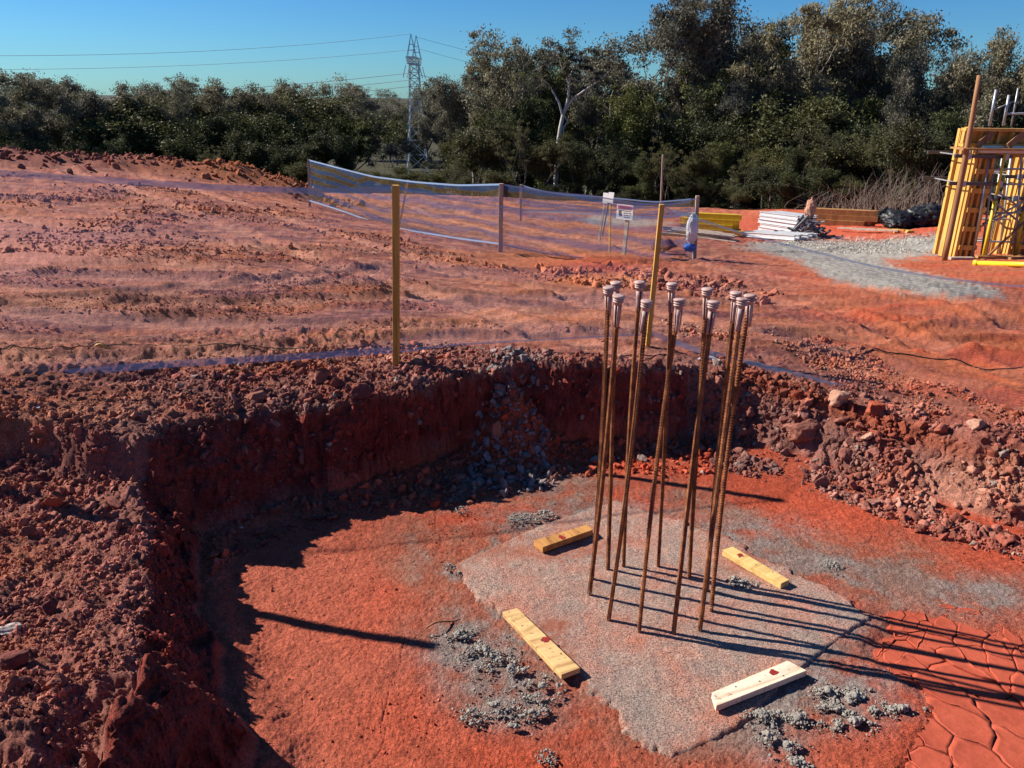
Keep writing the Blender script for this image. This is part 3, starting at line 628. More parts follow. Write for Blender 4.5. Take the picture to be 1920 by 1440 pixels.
# grey broken rubble slid into the notch of the pit wall
nt_ = 420; qx = sample_px([(925, 770), (975, 765), (1035, 840), (1045, 885), (940, 900), (868, 880), (890, 830)], .1, nt_)
s_ = psize(nt_, .012, .045, 1.5); g_ = np.array([.25, .20, .185]) * rng.uniform(.8, 1.25, (nt_, 1)); g_[::5] = np.array([.26, .11, .09])
scatter("rubble", np.stack([qx[:, 0], qx[:, 1], T(qx[:, 0], qx[:, 1]) + s_ * .4], 1), s_, g_, "grey broken rubble that slid into the notch of the pit wall")

# ------------------------------------------------------------------ single rocks and big clods
def rock(name, u, v, z, size, mat, label, sub=4, seed=0, sq=.7, rot=0., cuts=7, cat=None, asp=(1, 1), rough=.2):
    p = Pz(u, v, z); zg = T(np.array([p[0]]), np.array([p[1]]))[0]
    V, Fc = rock_verts(5000 + seed, sub, cuts, rough, sq); V = V * size * np.array([asp[0], asp[1], 1])
    me = npmesh(name, V, Fc, True, [mat]); o = link(name, me); o.location = (p[0], p[1], zg + size * sq * .45); o.rotation_euler = (0, 0, rot)
    tag(o, label, cat or ("clod" if "clod" in name else "rock")); return o
RK = [("earth_clod", 98, 945, .4, .055, M_redearth, "flat topped block of red earth on the ledge at the left", .8, 0, (1.25, 1)),
      ("earth_clod", 1635, 812, .15, .085, M_redearth, "smooth deep red clod right of the largest brown boulder", .9, 0, (1, 1)),
      ("earth_clod", 1500, 822, .1, .115, M_brown, "largest brown boulder of earth on the right bank", .62, .3, (1.3, .9)),
      ("earth_clod", 1565, 782, .2, .09, M_tanearth, "tan crumbly boulder above the largest brown one", .8, .4, (1, 1)),
      ("earth_clod", 1700, 965, .0, .0, M_brown, "", .7, 0, (1, 1)),
      ("rock", 1618, 868, .02, .042, M_tanearth, "pale tan stone lying on the pit floor below the right bank", .7, .3, (1.2, .9)),
      ("earth_clod", 1388, 815, .05, .055, M_brown, "dark brown clod at the left end of the right bank", .8, .9, (1, 1)),
      ("earth_clod", 1570, 845, .02, .045, M_brown, "brown clod wedged under the tan boulder", .6, .4, (1.4, .9)),
      ("earth_clod", 1820, 850, .2, .06, M_tanearth, "rounded tan clod near the right edge of the frame", .8, .4, (1, 1)),
      ("earth_clod", 1023, 842, .05, .045, M_redearth, "reddish clod beside the grey rubble in the notch", .95, .2, (.9, .9)),
      ("rock", 1005, 870, .02, .03, M_brown, "purple-brown stone at the foot of the grey rubble", .6, .2, (1.4, .9)),
      ("rock", 955, 880, .03, .028, M_mortar, "grey stone at the foot of the rubble cone", .7, .2, (1, .9)),
      ("earth_clod", 930, 745, .44, .07, M_brown, "tall pinkish clod standing above the notch", 1.1, .2, (.9, .8)),
      ("earth_clod", 605, 735, .5, .08, M_brown, "big pale-veined clod left of the front left stake", .8, .2, (1.1, .9)),
      ("earth_clod", 560, 700, .5, .05, M_brown, "angular clod on the rim far left of the front left stake", .7, .5, (1.1, .9)),
      ("earth_clod", 480, 760, .5, .06, M_brown, "rounded clod on the left corner of the pit rim", .8, .1, (1.1, .9)),
      ("earth_clod", 680, 760, .48, .06, M_darkearth, "dark clod below the front left stake", .9, .1, (1.1, .9)),
      ("earth_clod", 760, 745, .48, .05, M_brown, "knobbly clod right under the front left stake", .8, .1, (1.2, .9)),
      ("earth_clod", 850, 775, .44, .055, M_brown, "pinkish clod overhanging the wall left of the notch", .7, .1, (1.3, .9)),
      ("earth_clod", 1232, 705, .42, .045, M_darkearth, "smooth maroon clod on the rim behind the bars", .9, .1, (1, .9)),
      ("earth_clod", 1320, 740, .4, .05, M_brown, "crumbly clod on the rim right of the bars", .8, .1, (1, .9)),
      ("rock", 72, 777, .57, .03, M_pale, "whitish stone on the pale scraped earth", .5, .3, (1.5, .8)),
      ("rock", 8, 1145, .45, .04, M_pale, "whitish stone at the left frame edge on the ledge", .6, .3, (1.3, .8)),
      ("earth_clod", 15, 1205, .48, .06, M_darkearth, "dark rounded clod at the left frame edge", .8, .3, (1.2, .9)),
      ("earth_clod", 85, 1110, .42, .035, M_darkearth, "upright dark clod on the left ledge", 1., .5, (.8, 1)),
      ("earth_clod", 30, 1255, .48, .035, M_brown, "knobbly clod low on the left ledge", .8, .5, (1, 1)),
      ("earth_clod", 105, 1265, .44, .032, M_brown, "clod at the brink of the shaded left face", .8, .5, (1, 1)),
      ("earth_clod", 210, 925, .4, .05, M_darkearth, "long dark clod half in shade above the ledge", .6, -.7, (1.7, .8)),
      ("earth_clod", 200, 960, .38, .028, M_brown, "small brown clod lit on the inner end of the ledge", .8, .2, (1.2, .9)),
      ("rock", 76, 865, .45, .016, M_pale, "small whitish stone on the slope above the ledge", .8, .2, (1, 1)),
      ("earth_clod", 1250, 475, .0, .0, M_darkearth, "", .9, 0, (1, 1)),
      ("rock", 278, 1065, .0, .0, M_pale, "", .9, 0, (1, 1)),
      ("rock", 453, 993, .03, .010, M_pale, "tiny white stone in the shade at the pit wall foot", .6, 0, (1.3, 1))]
for k, (nm, u, v, z, s, m, lb, sq, ro_, asp) in enumerate(RK):
    if s > 0: rock(nm, u, v, z, s, m, lb, 4, k, sq, ro_, 8, None, asp)
pb = Pd(1243, 470, 14.8); o = rock("earth_clod", 0, 900, .3, .22, M_darkearth, "dark boulder of earth behind the front right stake", 4, 77, .8); o.location = (pb[0], pb[1], T(np.array([pb[0]]), np.array([pb[1]]))[0] + .12)
p_ = Pd(1182, 487, 12.5)

# ------------------------------------------------------------------ concrete blinding pad
def pad():
    W = [tuple(Pz(u, v, 0)[:2]) for u, v in pad_px]; A = np.array(W)
    n = 230; lo = A.min(0) - .02; hi = A.max(0) + .02; xs = np.linspace(lo[0], hi[0], n); ys = np.linspace(lo[1], hi[1], n); X, Y = np.meshgrid(xs, ys)
    dx = .035 * fbm(X * 5, Y * 5, 5, 501, .65); d = poly_d(W, X + dx, Y + dx * .7)
    z = T(X, Y, False) + .012 + .004 * fbm(X * 4, Y * 4, 3, 502) + .0018 * fbm(X * 40, Y * 40, 3, 503, .7) + .003 * np.maximum(0, billow(X * 12, Y * 12, 3, 504)) * sstep(.2, .6, fbm(X * 3, Y * 3, 2, 505))
    z = z - .022 * sstep(-.018, .006, d + .006 * fbm(X * 22, Y * 22, 2, 507)); z = np.where(d > .012, -.06, z)
    i = (np.arange(n - 1)[:, None] * n + np.arange(n - 1)[None]).ravel(); Fc = np.stack([i, i + 1, i + n + 1, i + n], 1)
    keep = (d.ravel()[Fc] < .02).any(1); me = npmesh("concrete_pad", np.stack([X, Y, z], -1).reshape(-1, 3), Fc[keep], True)
    m, nt, b = newmat("rough_concrete", .9, .2); pos = N(nt, "ShaderNodeNewGeometry").outputs['Position']
    a = tex(nt, "ShaderNodeTexNoise", 3.2, 5, .65, pos); c1 = tex(nt, "ShaderNodeTexNoise", 160, 4, .8, pos); c2 = tex(nt, "ShaderNodeTexNoise", 7, 5, .7, pos)
    r = ramp(nt, a.outputs[0], [(.28, (.31, .245, .205)), (.42, (.36, .25, .20)), (.53, (.41, .23, .175)), (.65, (.44, .18, .12))]); r1 = ramp(nt, c1.outputs[0], [(.36, (.25, .22, .20)), (.46, (.9, .9, .9)), (.58, (1.7, 1.75, 1.75))]); r2 = ramp(nt, c2.outputs[0], [(.3, (.8, .8, .82)), (.7, (1.12, 1.08, 1.05))])
    nt.links.new(mixc(nt, 'MULTIPLY', 1., mixc(nt, 'MULTIPLY', 1., r.outputs[0], r1.outputs[0]), r2.outputs[0]), b.inputs['Base Color']); c3 = tex(nt, "ShaderNodeTexNoise", 38, 5, .8, pos); p = bump(nt, b, c2.outputs[0], .6, .03); p = bump(nt, b, c3.outputs[0], .8, .012, p); bump(nt, b, c1.outputs[0], 1., .008, p)
    at = N(nt, "ShaderNodeAttribute", attribute_name="dust"); mixn = b.inputs['Base Color'].links[0].from_socket; dr = tex(nt, "ShaderNodeTexNoise", 26, 5, .75, pos)
    ad = N(nt, "ShaderNodeMath", operation='ADD'); nt.links.new(at.outputs['Fac'], ad.inputs[0]); nt.links.new(dr.outputs[0], ad.inputs[1]); rr = ramp(nt, ad.outputs[0], [(.72, (0, 0, 0)), (1.0, (1, 1, 1))])
    nt.links.new(mixc(nt, 'MIX', rr.outputs[0], mixn, (.36, .125, .075)), b.inputs['Base Color'])
    dv = np.clip(.30 * sstep(-.10, .0, d) * (.6 + fbm(X * 6, Y * 6, 3, 513)) + .08 + .42 * fbm(X * 2.2, Y * 2.2, 3, 511) - .05, 0, 1); da = me.attributes.new("dust", 'FLOAT', 'POINT'); da.data.foreach_set("value", dv.ravel().astype(np.float32))
    me.materials.clear(); me.materials.append(m); o = link("concrete_pad", me); tag(o, "rough pinkish grey concrete pad poured flat around the steel bars", "concrete pad")
pad()

# ------------------------------------------------------------------ mortar spills: heaps of grey grains
def spill(label, blobs, n, lo=.004, hi=.014, name="mortar_spill"):
    """blobs: (u, v, ru, rv) in the photograph; grains sit on the floor; one thing per spill"""
    P = []; wts = np.array([b[2] * b[3] for b in blobs], float); wts /= wts.sum()
    V3, F3 = [], []; off = 0
    cnt = rng.multinomial(n, wts)
    var = [rock_verts(7000 + k, 2, 8, .36, .85) for k in range(5)]; var1 = [rock_verts(7100 + k, 1, 4, .35, .85) for k in range(5)]
    for (bu, bv, ru, rv), c in zip(blobs, cnt):
        for _ in range(c):
            a = rng.uniform(0, 2 * PI); q = min(1.5, abs(rng.normal(0, .55))) if n > 300 else math.sqrt(rng.uniform()); out_ = n > 400 and rng.uniform() < .10; q = q * (1 + out_ * rng.uniform(0, .7))
            u = bu + ru * q * math.cos(a); v = bv + rv * q * math.sin(a); p = Pz(u, v, .01); s = psize(1, lo * .8, (hi * .6 if out_ else hi * (1.25 - .5 * min(q, 1))), 1.7)[0]
            if n > 300 and noise(np.array([p[0] * 16]), np.array([p[1] * 16]), 901)[0] < -.12: continue
            hgt = max(0, 1 - q) * .02
            vv, ff = (var if s > .0075 else var1)[rng.integers(5)]; an = rng.uniform(0, 6.28); R = np.array([[math.cos(an), -math.sin(an), 0], [math.sin(an), math.cos(an), 0], [0, 0, 1]])
            V3.append(vv @ R.T * s + np.array([p[0], p[1], .012 + hgt * rng.uniform(.3, 1.) + s * .3])); F3.append(ff + off); off += len(vv)
    Vs = np.concatenate(V3); c0 = Vs.mean(0); c0[2] = 0; me = npmesh(name, Vs - c0, np.concatenate(F3), True, [M_mortar]); o = link(name, me, loc=c0); tag(o, label, "mortar spill"); return o
spill("grey lumpy mortar spill beside the left plank, sprawling down onto the red mud", [(900, 1225, 62, 34), (950, 1260, 64, 30), (1010, 1295, 45, 28), (930, 1330, 60, 26), (880, 1350, 25, 22), (1000, 1340, 35, 20), (860, 1195, 40, 22), (960, 1363, 20, 10)], 3600, .003, .014)
spill("largest grey mortar spill, curving below the pale front plank", [(1430, 1345, 45, 16), (1500, 1350, 45, 17), (1560, 1340, 45, 28), (1600, 1360, 45, 22), (1640, 1330, 30, 20), (1690, 1335, 35, 14), (1550, 1300, 40, 14), (1600, 1310, 30, 20)], 3600, .003, .015)
spill("grey mortar crumbs trailing off the bottom of the frame", [(1440, 1385, 28, 18), (1475, 1405, 35, 18), (1490, 1435, 35, 18), (1510, 1465, 30, 15)], 900, .003, .014)
spill("small grey mortar spill behind the rear left plank", [(985, 972, 38, 9), (1020, 968, 26, 10), (960, 980, 14, 7)], 260, .004, .013)
spill("dark clump of mortar crumbs right of the bars", [(1395, 1098, 30, 11), (1375, 1090, 16, 8)], 170, .004, .012)
spill("little mound of pale mortar behind the rear right plank", [(1560, 1062, 24, 9), (1550, 1058, 12, 8)], 140, .003, .009)
spill("tiny mortar crumb group on the red floor near the shaded wall", [(865, 957, 14, 7)], 50, .004, .010)
spill("lump of mortar at the left corner of the concrete pad", [(840, 1066, 13, 7), (858, 1078, 8, 5)], 45, .004, .012)
spill("small splat of mortar on the floor at the bottom of the frame", [(1023, 1420, 20, 16), (1035, 1430, 10, 10)], 110, .003, .009)

# ------------------------------------------------------------------ dried mud plates, each a piece of the ground
def plates():
    W = mud_w; A = np.array(W); lo = A.min(0); hi = A.max(0)
    pts = []; tries = 0
    r = np.random.default_rng(21)
    while tries < 16000:
        tries += 1; q = r.uniform(lo - .2, hi + .2)
        t = sstep(2.95, 2.1, q[1]); t = t * sstep(1.3, 1.9, q[0]) + .02
        dmin = mix(.045, .25, min(t, 1)) * r.uniform(.45, 1.3)
        if all(((q[0] - a) * .62 + (q[1] - b) * .5) ** 2 + ((q[1] - b) * 1.05 - (q[0] - a) * .35) ** 2 > (.5 * (dmin + dm)) ** 2 for a, b, dm in pts): pts.append((q[0], q[1], dmin))
    m = rock_material("mud_plate", (.35, .066, .034), (.44, .088, .046), 9); nt = m.node_tree
    for nd in nt.nodes:
        if nd.type == 'BUMP': nd.inputs['Strength'].default_value = .28
        if nd.type == 'VALTORGB' and nd.color_ramp.elements[0].color[0] == nd.color_ramp.elements[0].color[1]: nd.color_ramp.elements[0].color = (.8, .8, .8, 1); nd.color_ramp.elements[2].color = (1.15, 1.17, 1.2, 1)
    nt.nodes["Principled BSDF"].inputs['Roughness'].default_value = .75
    cnt = 0
    P2 = np.array([(a, b) for a, b, _ in pts])
    for k, (cx, cy, dm) in enumerate(pts):
        if not poly_in(W, np.array([cx]), np.array([cy]))[0]: continue
        poly = [(cx - .5, cy - .5), (cx + .5, cy - .5), (cx + .5, cy + .5), (cx - .5, cy + .5)]
        nb = np.argsort((P2[:, 0] - cx) ** 2 + (P2[:, 1] - cy) ** 2)[1:16]
        for j in nb:
            nx, ny = P2[j] - (cx, cy); mx, my = (P2[j] + (cx, cy)) / 2; out = []
            for i in range(len(poly)):
                a, b = poly[i], poly[(i + 1) % len(poly)]; da = (a[0] - mx) * nx + (a[1] - my) * ny; db = (b[0] - mx) * nx + (b[1] - my) * ny
                if da <= 0: out.append(a)
                if (da < 0) != (db < 0): t = da / (da - db); out.append((a[0] + (b[0] - a[0]) * t, a[1] + (b[1] - a[1]) * t))
            poly = out
            if len(poly) < 3: break
        if len(poly) < 3: continue
        # resample the outline
        E = []
        for i in range(len(poly)):
            a, b = np.array(poly[i]), np.array(poly[(i + 1) % len(poly)]); L = np.linalg.norm(b - a); nseg = max(1, int(L / .022))
            for s in range(nseg): E.append(a + (b - a) * s / nseg)
        E = np.array(E)
        if len(E) < 5: continue
        w1 = .026 * np.stack([fbm(E[:, 0] * 7, E[:, 1] * 7, 3, 601), fbm(E[:, 0] * 7, E[:, 1] * 7, 3, 602)], 1); w1 += .16 * np.stack([noise(E[:, 0] * 1.9, E[:, 1] * 1.9, 603), noise(E[:, 0] * 1.9, E[:, 1] * 1.9, 604)], 1) + .012 * np.stack([fbm(E[:, 0] * 21, E[:, 1] * 21, 2, 605), fbm(E[:, 0] * 21, E[:, 1] * 21, 2, 606)], 1); E = E + w1
        c = E.mean(0); gap = r.uniform(.0004, .002) + .008 * max(0, dm - .07) * r.uniform(.1, 1.); D = E - c; L = np.linalg.norm(D, axis=1)[:, None]; gv = gap * np.clip(1 + 2.6 * noise(E[:, 0] * 7, E[:, 1] * 7, 607), .12, 2.6)[:, None]; E = c + D * (1 - gv / np.maximum(L, gap * 3))
        curl = r.uniform(-.001, .0035) * (1 + dm * 4); tilt = r.normal(0, .010, 2); z0 = .0 + r.uniform(-.003, .003); n = len(E); Vt = []; 
        for q, up in ((.3, .03), (.62, .14), (.84, .45), (1., 1.)):
            ring = c + (E - c) * q; zz = z0 + curl * up * (1 + .8 * noise(ring[:, 0] * 9, ring[:, 1] * 9, 610)) + (ring - c) @ tilt
            Vt.append(np.c_[ring, zz])
        lowr = c + (E - c) * .985; Vt.append(np.c_[lowr, Vt[-1][:, 2] - .016]); Vt.append(np.array([[c[0], c[1], z0]]))
        Vt = np.concatenate(Vt); Fs = []
        for ri in range(4):
            for i in range(n): a = ri * n + i; b = ri * n + (i + 1) % n; Fs.append((a, a + n, b + n, b))
        ce = 5 * n
        for i in range(n): Fs.append((ce, i, (i + 1) % n))
        me = bpy.data.meshes.new("mud_plate"); Vt = Vt - np.array([c[0], c[1], 0]); me.from_pydata(Vt.tolist(), [], Fs); me.update()
        me.polygons.foreach_set("use_smooth", [len(p.vertices) == 4 and min(p.vertices) < 3 * n or len(p.vertices) == 3 for p in me.polygons]); me.materials.append(m)
        o = link("mud_plate", me, parent=GROUND, loc=(c[0], c[1], 0)); cnt += 1
    print("plates", cnt)
plates()

# ------------------------------------------------------------------ planks on the pad, each with a red paint mark
def plank(name, c4, th, z, mat, spot, label, srad):
    C = [Pz(u, v, z) for u, v in c4]; ctr = sum(C) / 4; ax = (C[1] + C[2] - C[0] - C[3]); ang = math.atan2(ax[1], ax[0])
    e = empty(name, (ctr[0], ctr[1], z - th), ang); tag(e, label, "plank", "short planks lying round the concrete pad")
    ci, si = math.cos(-ang), math.sin(-ang)
    def loc(p): x, y = p[0] - ctr[0], p[1] - ctr[1]; return (x * ci - y * si, x * si + y * ci)
    L = [loc(p) for p in C]; area = sum(L[i][0] * L[(i + 1) % 4][1] - L[(i + 1) % 4][0] * L[i][1] for i in range(4))
    if area < 0: L = L[::-1]
    b = MB(); b.hull8([(x, y, 0) for x, y in L] + [(x, y, th) for x, y in L]); b.build("board", mat, e, False, .002)
    s = loc(Pz(*spot, z)); n = 14; r_ = np.random.default_rng(int(spot[0])); V = [(s[0], s[1], th + .0012)] + [(s[0] + srad * (1 + .35 * r_.uniform(-1, 1)) * math.cos(2 * PI * k / n) * 1.25, s[1] + srad * (1 + .3 * r_.uniform(-1, 1)) * math.sin(2 * PI * k / n), th + .0012) for k in range(n)]
    V += [(x, y, th + .0002) for x, y, _ in V[1:]]
    mb = MB(); mb.add(V, [(0, 1 + k, 1 + (k + 1) % n) for k in range(n)] + [(1 + k, 1 + n + k, 1 + n + (k + 1) % n, 1 + (k + 1) % n) for k in range(n)]); mb.build("paint_mark", M_spot, e)
    # nail heads
    for k in range(3):
        q = loc(Pz(c4[0][0] + (c4[2][0] - c4[0][0]) * (.25 + .25 * k), c4[0][1] + (c4[2][1] - c4[0][1]) * (.25 + .25 * k), z)); nb = MB(); nb.lathe([(.003, 0), (.003, .0018)], 8, (q[0], q[1], th)); nb.build("nail", M_dsteel, e)
    return e
M_spot = flat_material("red_paint", (.30, .022, .016), .6, 0, .3, 120)
M_pl1 = wood_material("plank_orange", (.22, .085, .02), (.52, .25, .075), (2.5, 26, 26), .7, .8); M_pl2 = wood_material("plank_ochre", (.26, .12, .035), (.66, .42, .18), (2.5, 26, 26), .7, .9, (.22, .11, .045))
M_pl3 = wood_material("plank_yellow", (.36, .20, .05), (.68, .46, .17), (2.5, 26, 26), .7, .8); M_pl4 = wood_material("plank_pale", (.42, .27, .15), (.78, .63, .46), (2.5, 26, 26), .75, .8, (.30, .15, .08))
plank("plank", [(1001, 1013), (1018, 1026), (1112, 993), (1102, 983)], .034, .05, M_pl1, (1054, 1008), "orange-brown short plank at the rear left of the pad", .016)
plank("plank", [(942, 1147), (970, 1140), (1088, 1252), (1053, 1265)], .026, .045, M_pl2, (1023, 1199), "ochre stained plank lying along the left edge of the pad", .016)
plank("plank", [(1355, 1031), (1373, 1024), (1480, 1087), (1465, 1094)], .034, .05, M_pl3, (1388, 1041), "bright yellow short plank at the rear right of the pad", .015)
plank("plank", [(1335, 1298), (1477, 1238), (1513, 1257), (1343, 1324)], .028, .045, M_pl4, (1450, 1261), "pale cream plank at the front right of the pad, flecked with mud", .016)

# ------------------------------------------------------------------ starter bars with safety caps
def rebar(bu, bv, tu, tv, zt, label, clabel):
    b0 = Pz(bu, bv, .014); t0 = Pz(tu, tv + 3, zt)
    e = empty("steel_bar", tuple(b0)); tag(e, label, "steel bar", "rusty starter bars rising from the pad")
    L = t0 - b0; pts = []; n = 26; bow = rng.normal(0, .006, 2)
    for k in range(n + 1):
        t = k / n; pts.append(L * t + np.array([bow[0], bow[1], 0]) * math.sin(PI * t) - (np.array([0, 0, .06]) if k == 0 else 0))
    core = MB(); core.tube(pts, .0086, 10); core.build("shank", M_rust, e, True)
    ribs = MB(); d = L / np.linalg.norm(L); sd = np.cross(d, [0, 1, 0]); sd /= np.linalg.norm(sd); fw = np.cross(sd, d); ph = rng.uniform(0, 6.28)
    c_, s_ = math.cos(ph), math.sin(ph); A_ = sd * c_ + fw * s_; B_ = -sd * s_ + fw * c_
    nr = 118
    for k in range(nr):
        t = (k + .5) / nr; c = L * t + np.array([bow[0], bow[1], 0]) * math.sin(PI * t)
        for sg in (-1, 1):
            arc = [c + (A_ * math.cos(a) + B_ * math.sin(a)) * .0093 + d * (.006 * (a - PI / 2) / 1.2 * 1.0) for a in np.linspace(PI / 2 - 1.2, PI / 2 + 1.2, 5)] if sg > 0 else [c + (A_ * math.cos(a) + B_ * math.sin(a)) * .0093 - d * (.006 * (a - 1.5 * PI) / 1.2) + d * .006 for a in np.linspace(1.5 * PI - 1.2, 1.5 * PI + 1.2, 5)]
            ribs.tube(arc, [.0003, .0017, .0021, .0017, .0003], 4, False)
    for sg in (0, PI):
        ribs.tube([L * t + np.array([bow[0], bow[1], 0]) * math.sin(PI * t) + (A_ * math.cos(sg)) * .0090 for t in np.linspace(0, 1, 14)], .0016, 4)
    ro = ribs.build("ribs", M_rust, e, True); ro["kind"] = "stuff"
    # cap: dished head with three rings, tapered sleeve split into four blades around the bar
    top = b0 + L; ce = empty("safety_cap", tuple(top)); tag(ce, clabel, "safety cap", "pale plastic caps on the steel bars")
    tl = rng.normal(0, .03, 2); zax = Vector((d[0] + tl[0], d[1] + tl[1], d[2])).normalized(); ce.scale = (.92, .92, 1); ce.rotation_mode = 'QUATERNION'
    ce.rotation_quaternion = zax.to_track_quat('Z', 'Y') @ Matrix.Rotation(rng.uniform(0, 6.28), 3, 'Z').to_quaternion()
    hd = MB(); hd.lathe([(.014, -.035), (.0165, -.034), (.0172, -.0215), (.0225, -.021), (.0235, -.019), (.0225, -.017), (.0180, -.0162), (.0178, -.0125), (.0235, -.012), (.0245, -.010), (.0235, -.008), (.0188, -.0072), (.0188, -.0035), (.0250, -.003), (.0262, .000), (.0255, .0035), (.021, .006), (.012, .0075), (.001, .008)], 24)
    hd.build("head", M_cap, ce, True)
    for k in range(4):
        a0 = k * PI / 2; bl = MB(); n = 5; hw = .48 if k % 2 else .62
        V = []
        for (z, ri, ro2) in ((-.034, .0125, .0168), (-.06, .0118, .0158), (-.09, .0108, .0140), (-.122, .0100, .0120)):
            for rr in (ri, ro2):
                for q in np.linspace(-hw, hw, n): V.append((rr * math.cos(a0 + q), rr * math.sin(a0 + q), z))
        Fs = []; st = 2 * n
        for r3 in range(3):
            o = r3 * st
            for q in range(n - 1): Fs += [(o + q, o + q + 1, o + st + q + 1, o + st + q), (o + n + q + 1, o + n + q, o + st + n + q, o + st + n + q + 1)]
            Fs += [(o + n, o, o + st, o + st + n), (o + n - 1, o + 2 * n - 1, o + st + 2 * n - 1, o + st + n - 1)]
        o = 3 * st; Fs += [(o + q, o + q + 1, o + n + q + 1, o + n + q) for q in range(n - 1)]; Fs += [(q + 1, q, n + q, n + q + 1) for q in range(n - 1)]
        bl.add(V, Fs); bl.build("blade", M_cap, ce, True)
    return e
ORD = ["first", "second", "third", "fourth", "fifth", "sixth"]
front = [(1105, 1115, 1160, 553), (1141, 1162, 1213, 563), (1198, 1185, 1274, 560), (1263, 1188, 1338, 564), (1312, 1182, 1392, 559), (1333, 1147, 1406, 552)]
back = [(1110, 1086, 1141, 537), (1140, 1068, 1155, 528), (1169, 1062, 1200, 527), (1234, 1064, 1260, 530), (1292, 1083, 1326, 540), (1325, 1110, 1380, 547)]
for k, a in enumerate(front): rebar(*a, 1.475, "rusty ribbed steel bar, %s from the left in the nearer row" % ORD[k], "dusty pinkish cap on the %s bar from the left in the nearer row" % ORD[k])
for k, a in enumerate(back): rebar(*a, 1.462, "rusty ribbed steel bar, %s from the left in the farther row" % ORD[k], "dusty pinkish cap on the %s bar from the left in the farther row" % ORD[k])

# ------------------------------------------------------------------ stakes
def gz(x, y): return float(T(np.array([x]), np.array([y]))[0])
def stake(name, p0, p1, w, h, mat, label, cat="stake", tip=True, group=None):
    """p0 world base, p1 world top"""
    p0 = np.array(p0, float); p1 = np.array(p1, float); b = MB(); d = p1 - p0; o = MB().beam((0, 0, -.15), tuple(d), w, h, (0, 1, 0)).build(name, mat, None, False, min(w, h) * .08)
    o.location = tuple(p0); tag(o, label, cat, group); return o
_p = Pz(742, 700, .5); PL = np.array([_p[0], _p[1], gz(_p[0], _p[1])]); _t = Pd(742, 347, math.hypot(*_p[:2])); PLt = np.array([_t[0], _t[1], _t[2]])
_p = Pz(1213, 657, .38); PR = np.array([_p[0], _p[1], gz(_p[0], _p[1])]); _t = Pd(1241, 383, math.hypot(*_p[:2])); PRt = np.array([_t[0], _t[1], _t[2]])
stake("wooden_stake", PL, PLt, .042, .040, M_wood, "thick yellow wooden stake standing on the rim left of centre")
stake("wooden_stake", PR, PRt, .034, .036, M_wood, "thinner yellow wooden stake leaning on the rim behind the bars")
PA = np.array([-4.6, 3.9, gz(-4.6, 3.9)]); PAt = PA + (0, 0, 1.25)
PB = np.array([4.9, 4.0, gz(4.9, 4.0)]); PBt = PB + (0, 0, 1.25)
stake("wooden_stake", PA, PAt, .042, .04, M_wood, "yellow wooden stake at the left end of the near netting")
stake("wooden_stake", PB, PBt, .042, .04, M_wood, "yellow wooden stake at the right end of the near netting")
stake("wooden_stake", (-2.93, 3.36, gz(-2.93, 3.36)), (-2.56, 3.37, 1.66), .045, .045, M_wood, "stake outside the frame whose shadow falls across the pit")

# ------------------------------------------------------------------ netting
def net(name, top, bot, label, mat, bmat, nu=60, nv=14, sag=0., band=.02, wav=.02, seed=0, group=None):
    """top, bot: lists of world points (polyline); the sheet is lofted between them"""
    def rs(P, n):
        P = np.array(P, float); d = np.r_[0, np.cumsum(np.linalg.norm(np.diff(P, axis=0), axis=1))]; t = np.linspace(0, d[-1], n)
        # smooth resample (Catmull-like through interpolation of a densified curve)
        out = np.stack([np.interp(t, d, P[:, k]) for k in range(3)], 1)
        if len(P) > 2:
            for _ in range(6): out[1:-1] = (out[:-2] + 2 * out[1:-1] + out[2:]) / 4
        return out
    A = rs(top, nu); B = rs(bot, nu); V = np.zeros((nv, nu, 3)); UV = np.zeros((nv, nu, 2)); Lg = np.linalg.norm(A[-1] - A[0])
    for j in range(nv):
        t = j / (nv - 1); V[j] = B + (A - B) * t; u = np.linspace(0, Lg, nu)
        nrm = np.array([(A[-1] - A[0])[1], -(A[-1] - A[0])[0], 0]) / Lg
        V[j] += nrm * (wav * fbm(u * 1.3, np.full(nu, t * 2.), 3, 700 + seed) * math.sin(PI * t) )[:, None]
        UV[j, :, 0] = u; UV[j, :, 1] = t
    i = (np.arange(nv - 1)[:, None] * nu + np.arange(nu - 1)[None]).ravel(); Fc = np.stack([i, i + 1, i + nu + 1, i + nu], 1)
    e = empty(name, tuple(B[0])); tag(e, label, "safety net", group)
    me = npmesh("netting", V.reshape(-1, 3) - B[0], Fc, True, [mat]); uvl = me.uv_layers.new(name="UVMap"); li = np.zeros(len(me.loops), np.int32); me.loops.foreach_get("vertex_index", li); uvl.data.foreach_set("uv", UV.reshape(-1, 2)[li].astype(np.float32).ravel())
    link("netting", me, parent=e)
    for nm, row in (("top_selvedge", nv - 1), ("bottom_selvedge", 0)):
        if nu > 100: band = .045 if row == 0 else (.034 if seed == 1 else .016)
        up_ = band
        q = V[row] - B[0]; up = np.array([0, 0, band * 1.]); off = np.array([0, -.004, 0])
        Vb = np.concatenate([q + off, q + off + (up if row == 0 else -up)]); k = np.arange(nu - 1); Fb = np.stack([k, k + 1, k + nu + 1, k + nu], 1)
        mb = npmesh(nm, Vb, Fb, True, [bmat]); link(nm, mb, parent=e)
    return e
def onray(u, v, line):
    """point above the ground line a-b (vertical plane through it) seen at pixel u,v"""
    a, b = np.array(line[0], float), np.array(line[1], float); n = np.array([-(b - a)[1], (b - a)[0], 0.]); r = ray(u, v); t = ((a - O) @ n) / (r @ n); return O + r * t
ln = (PA, PL)
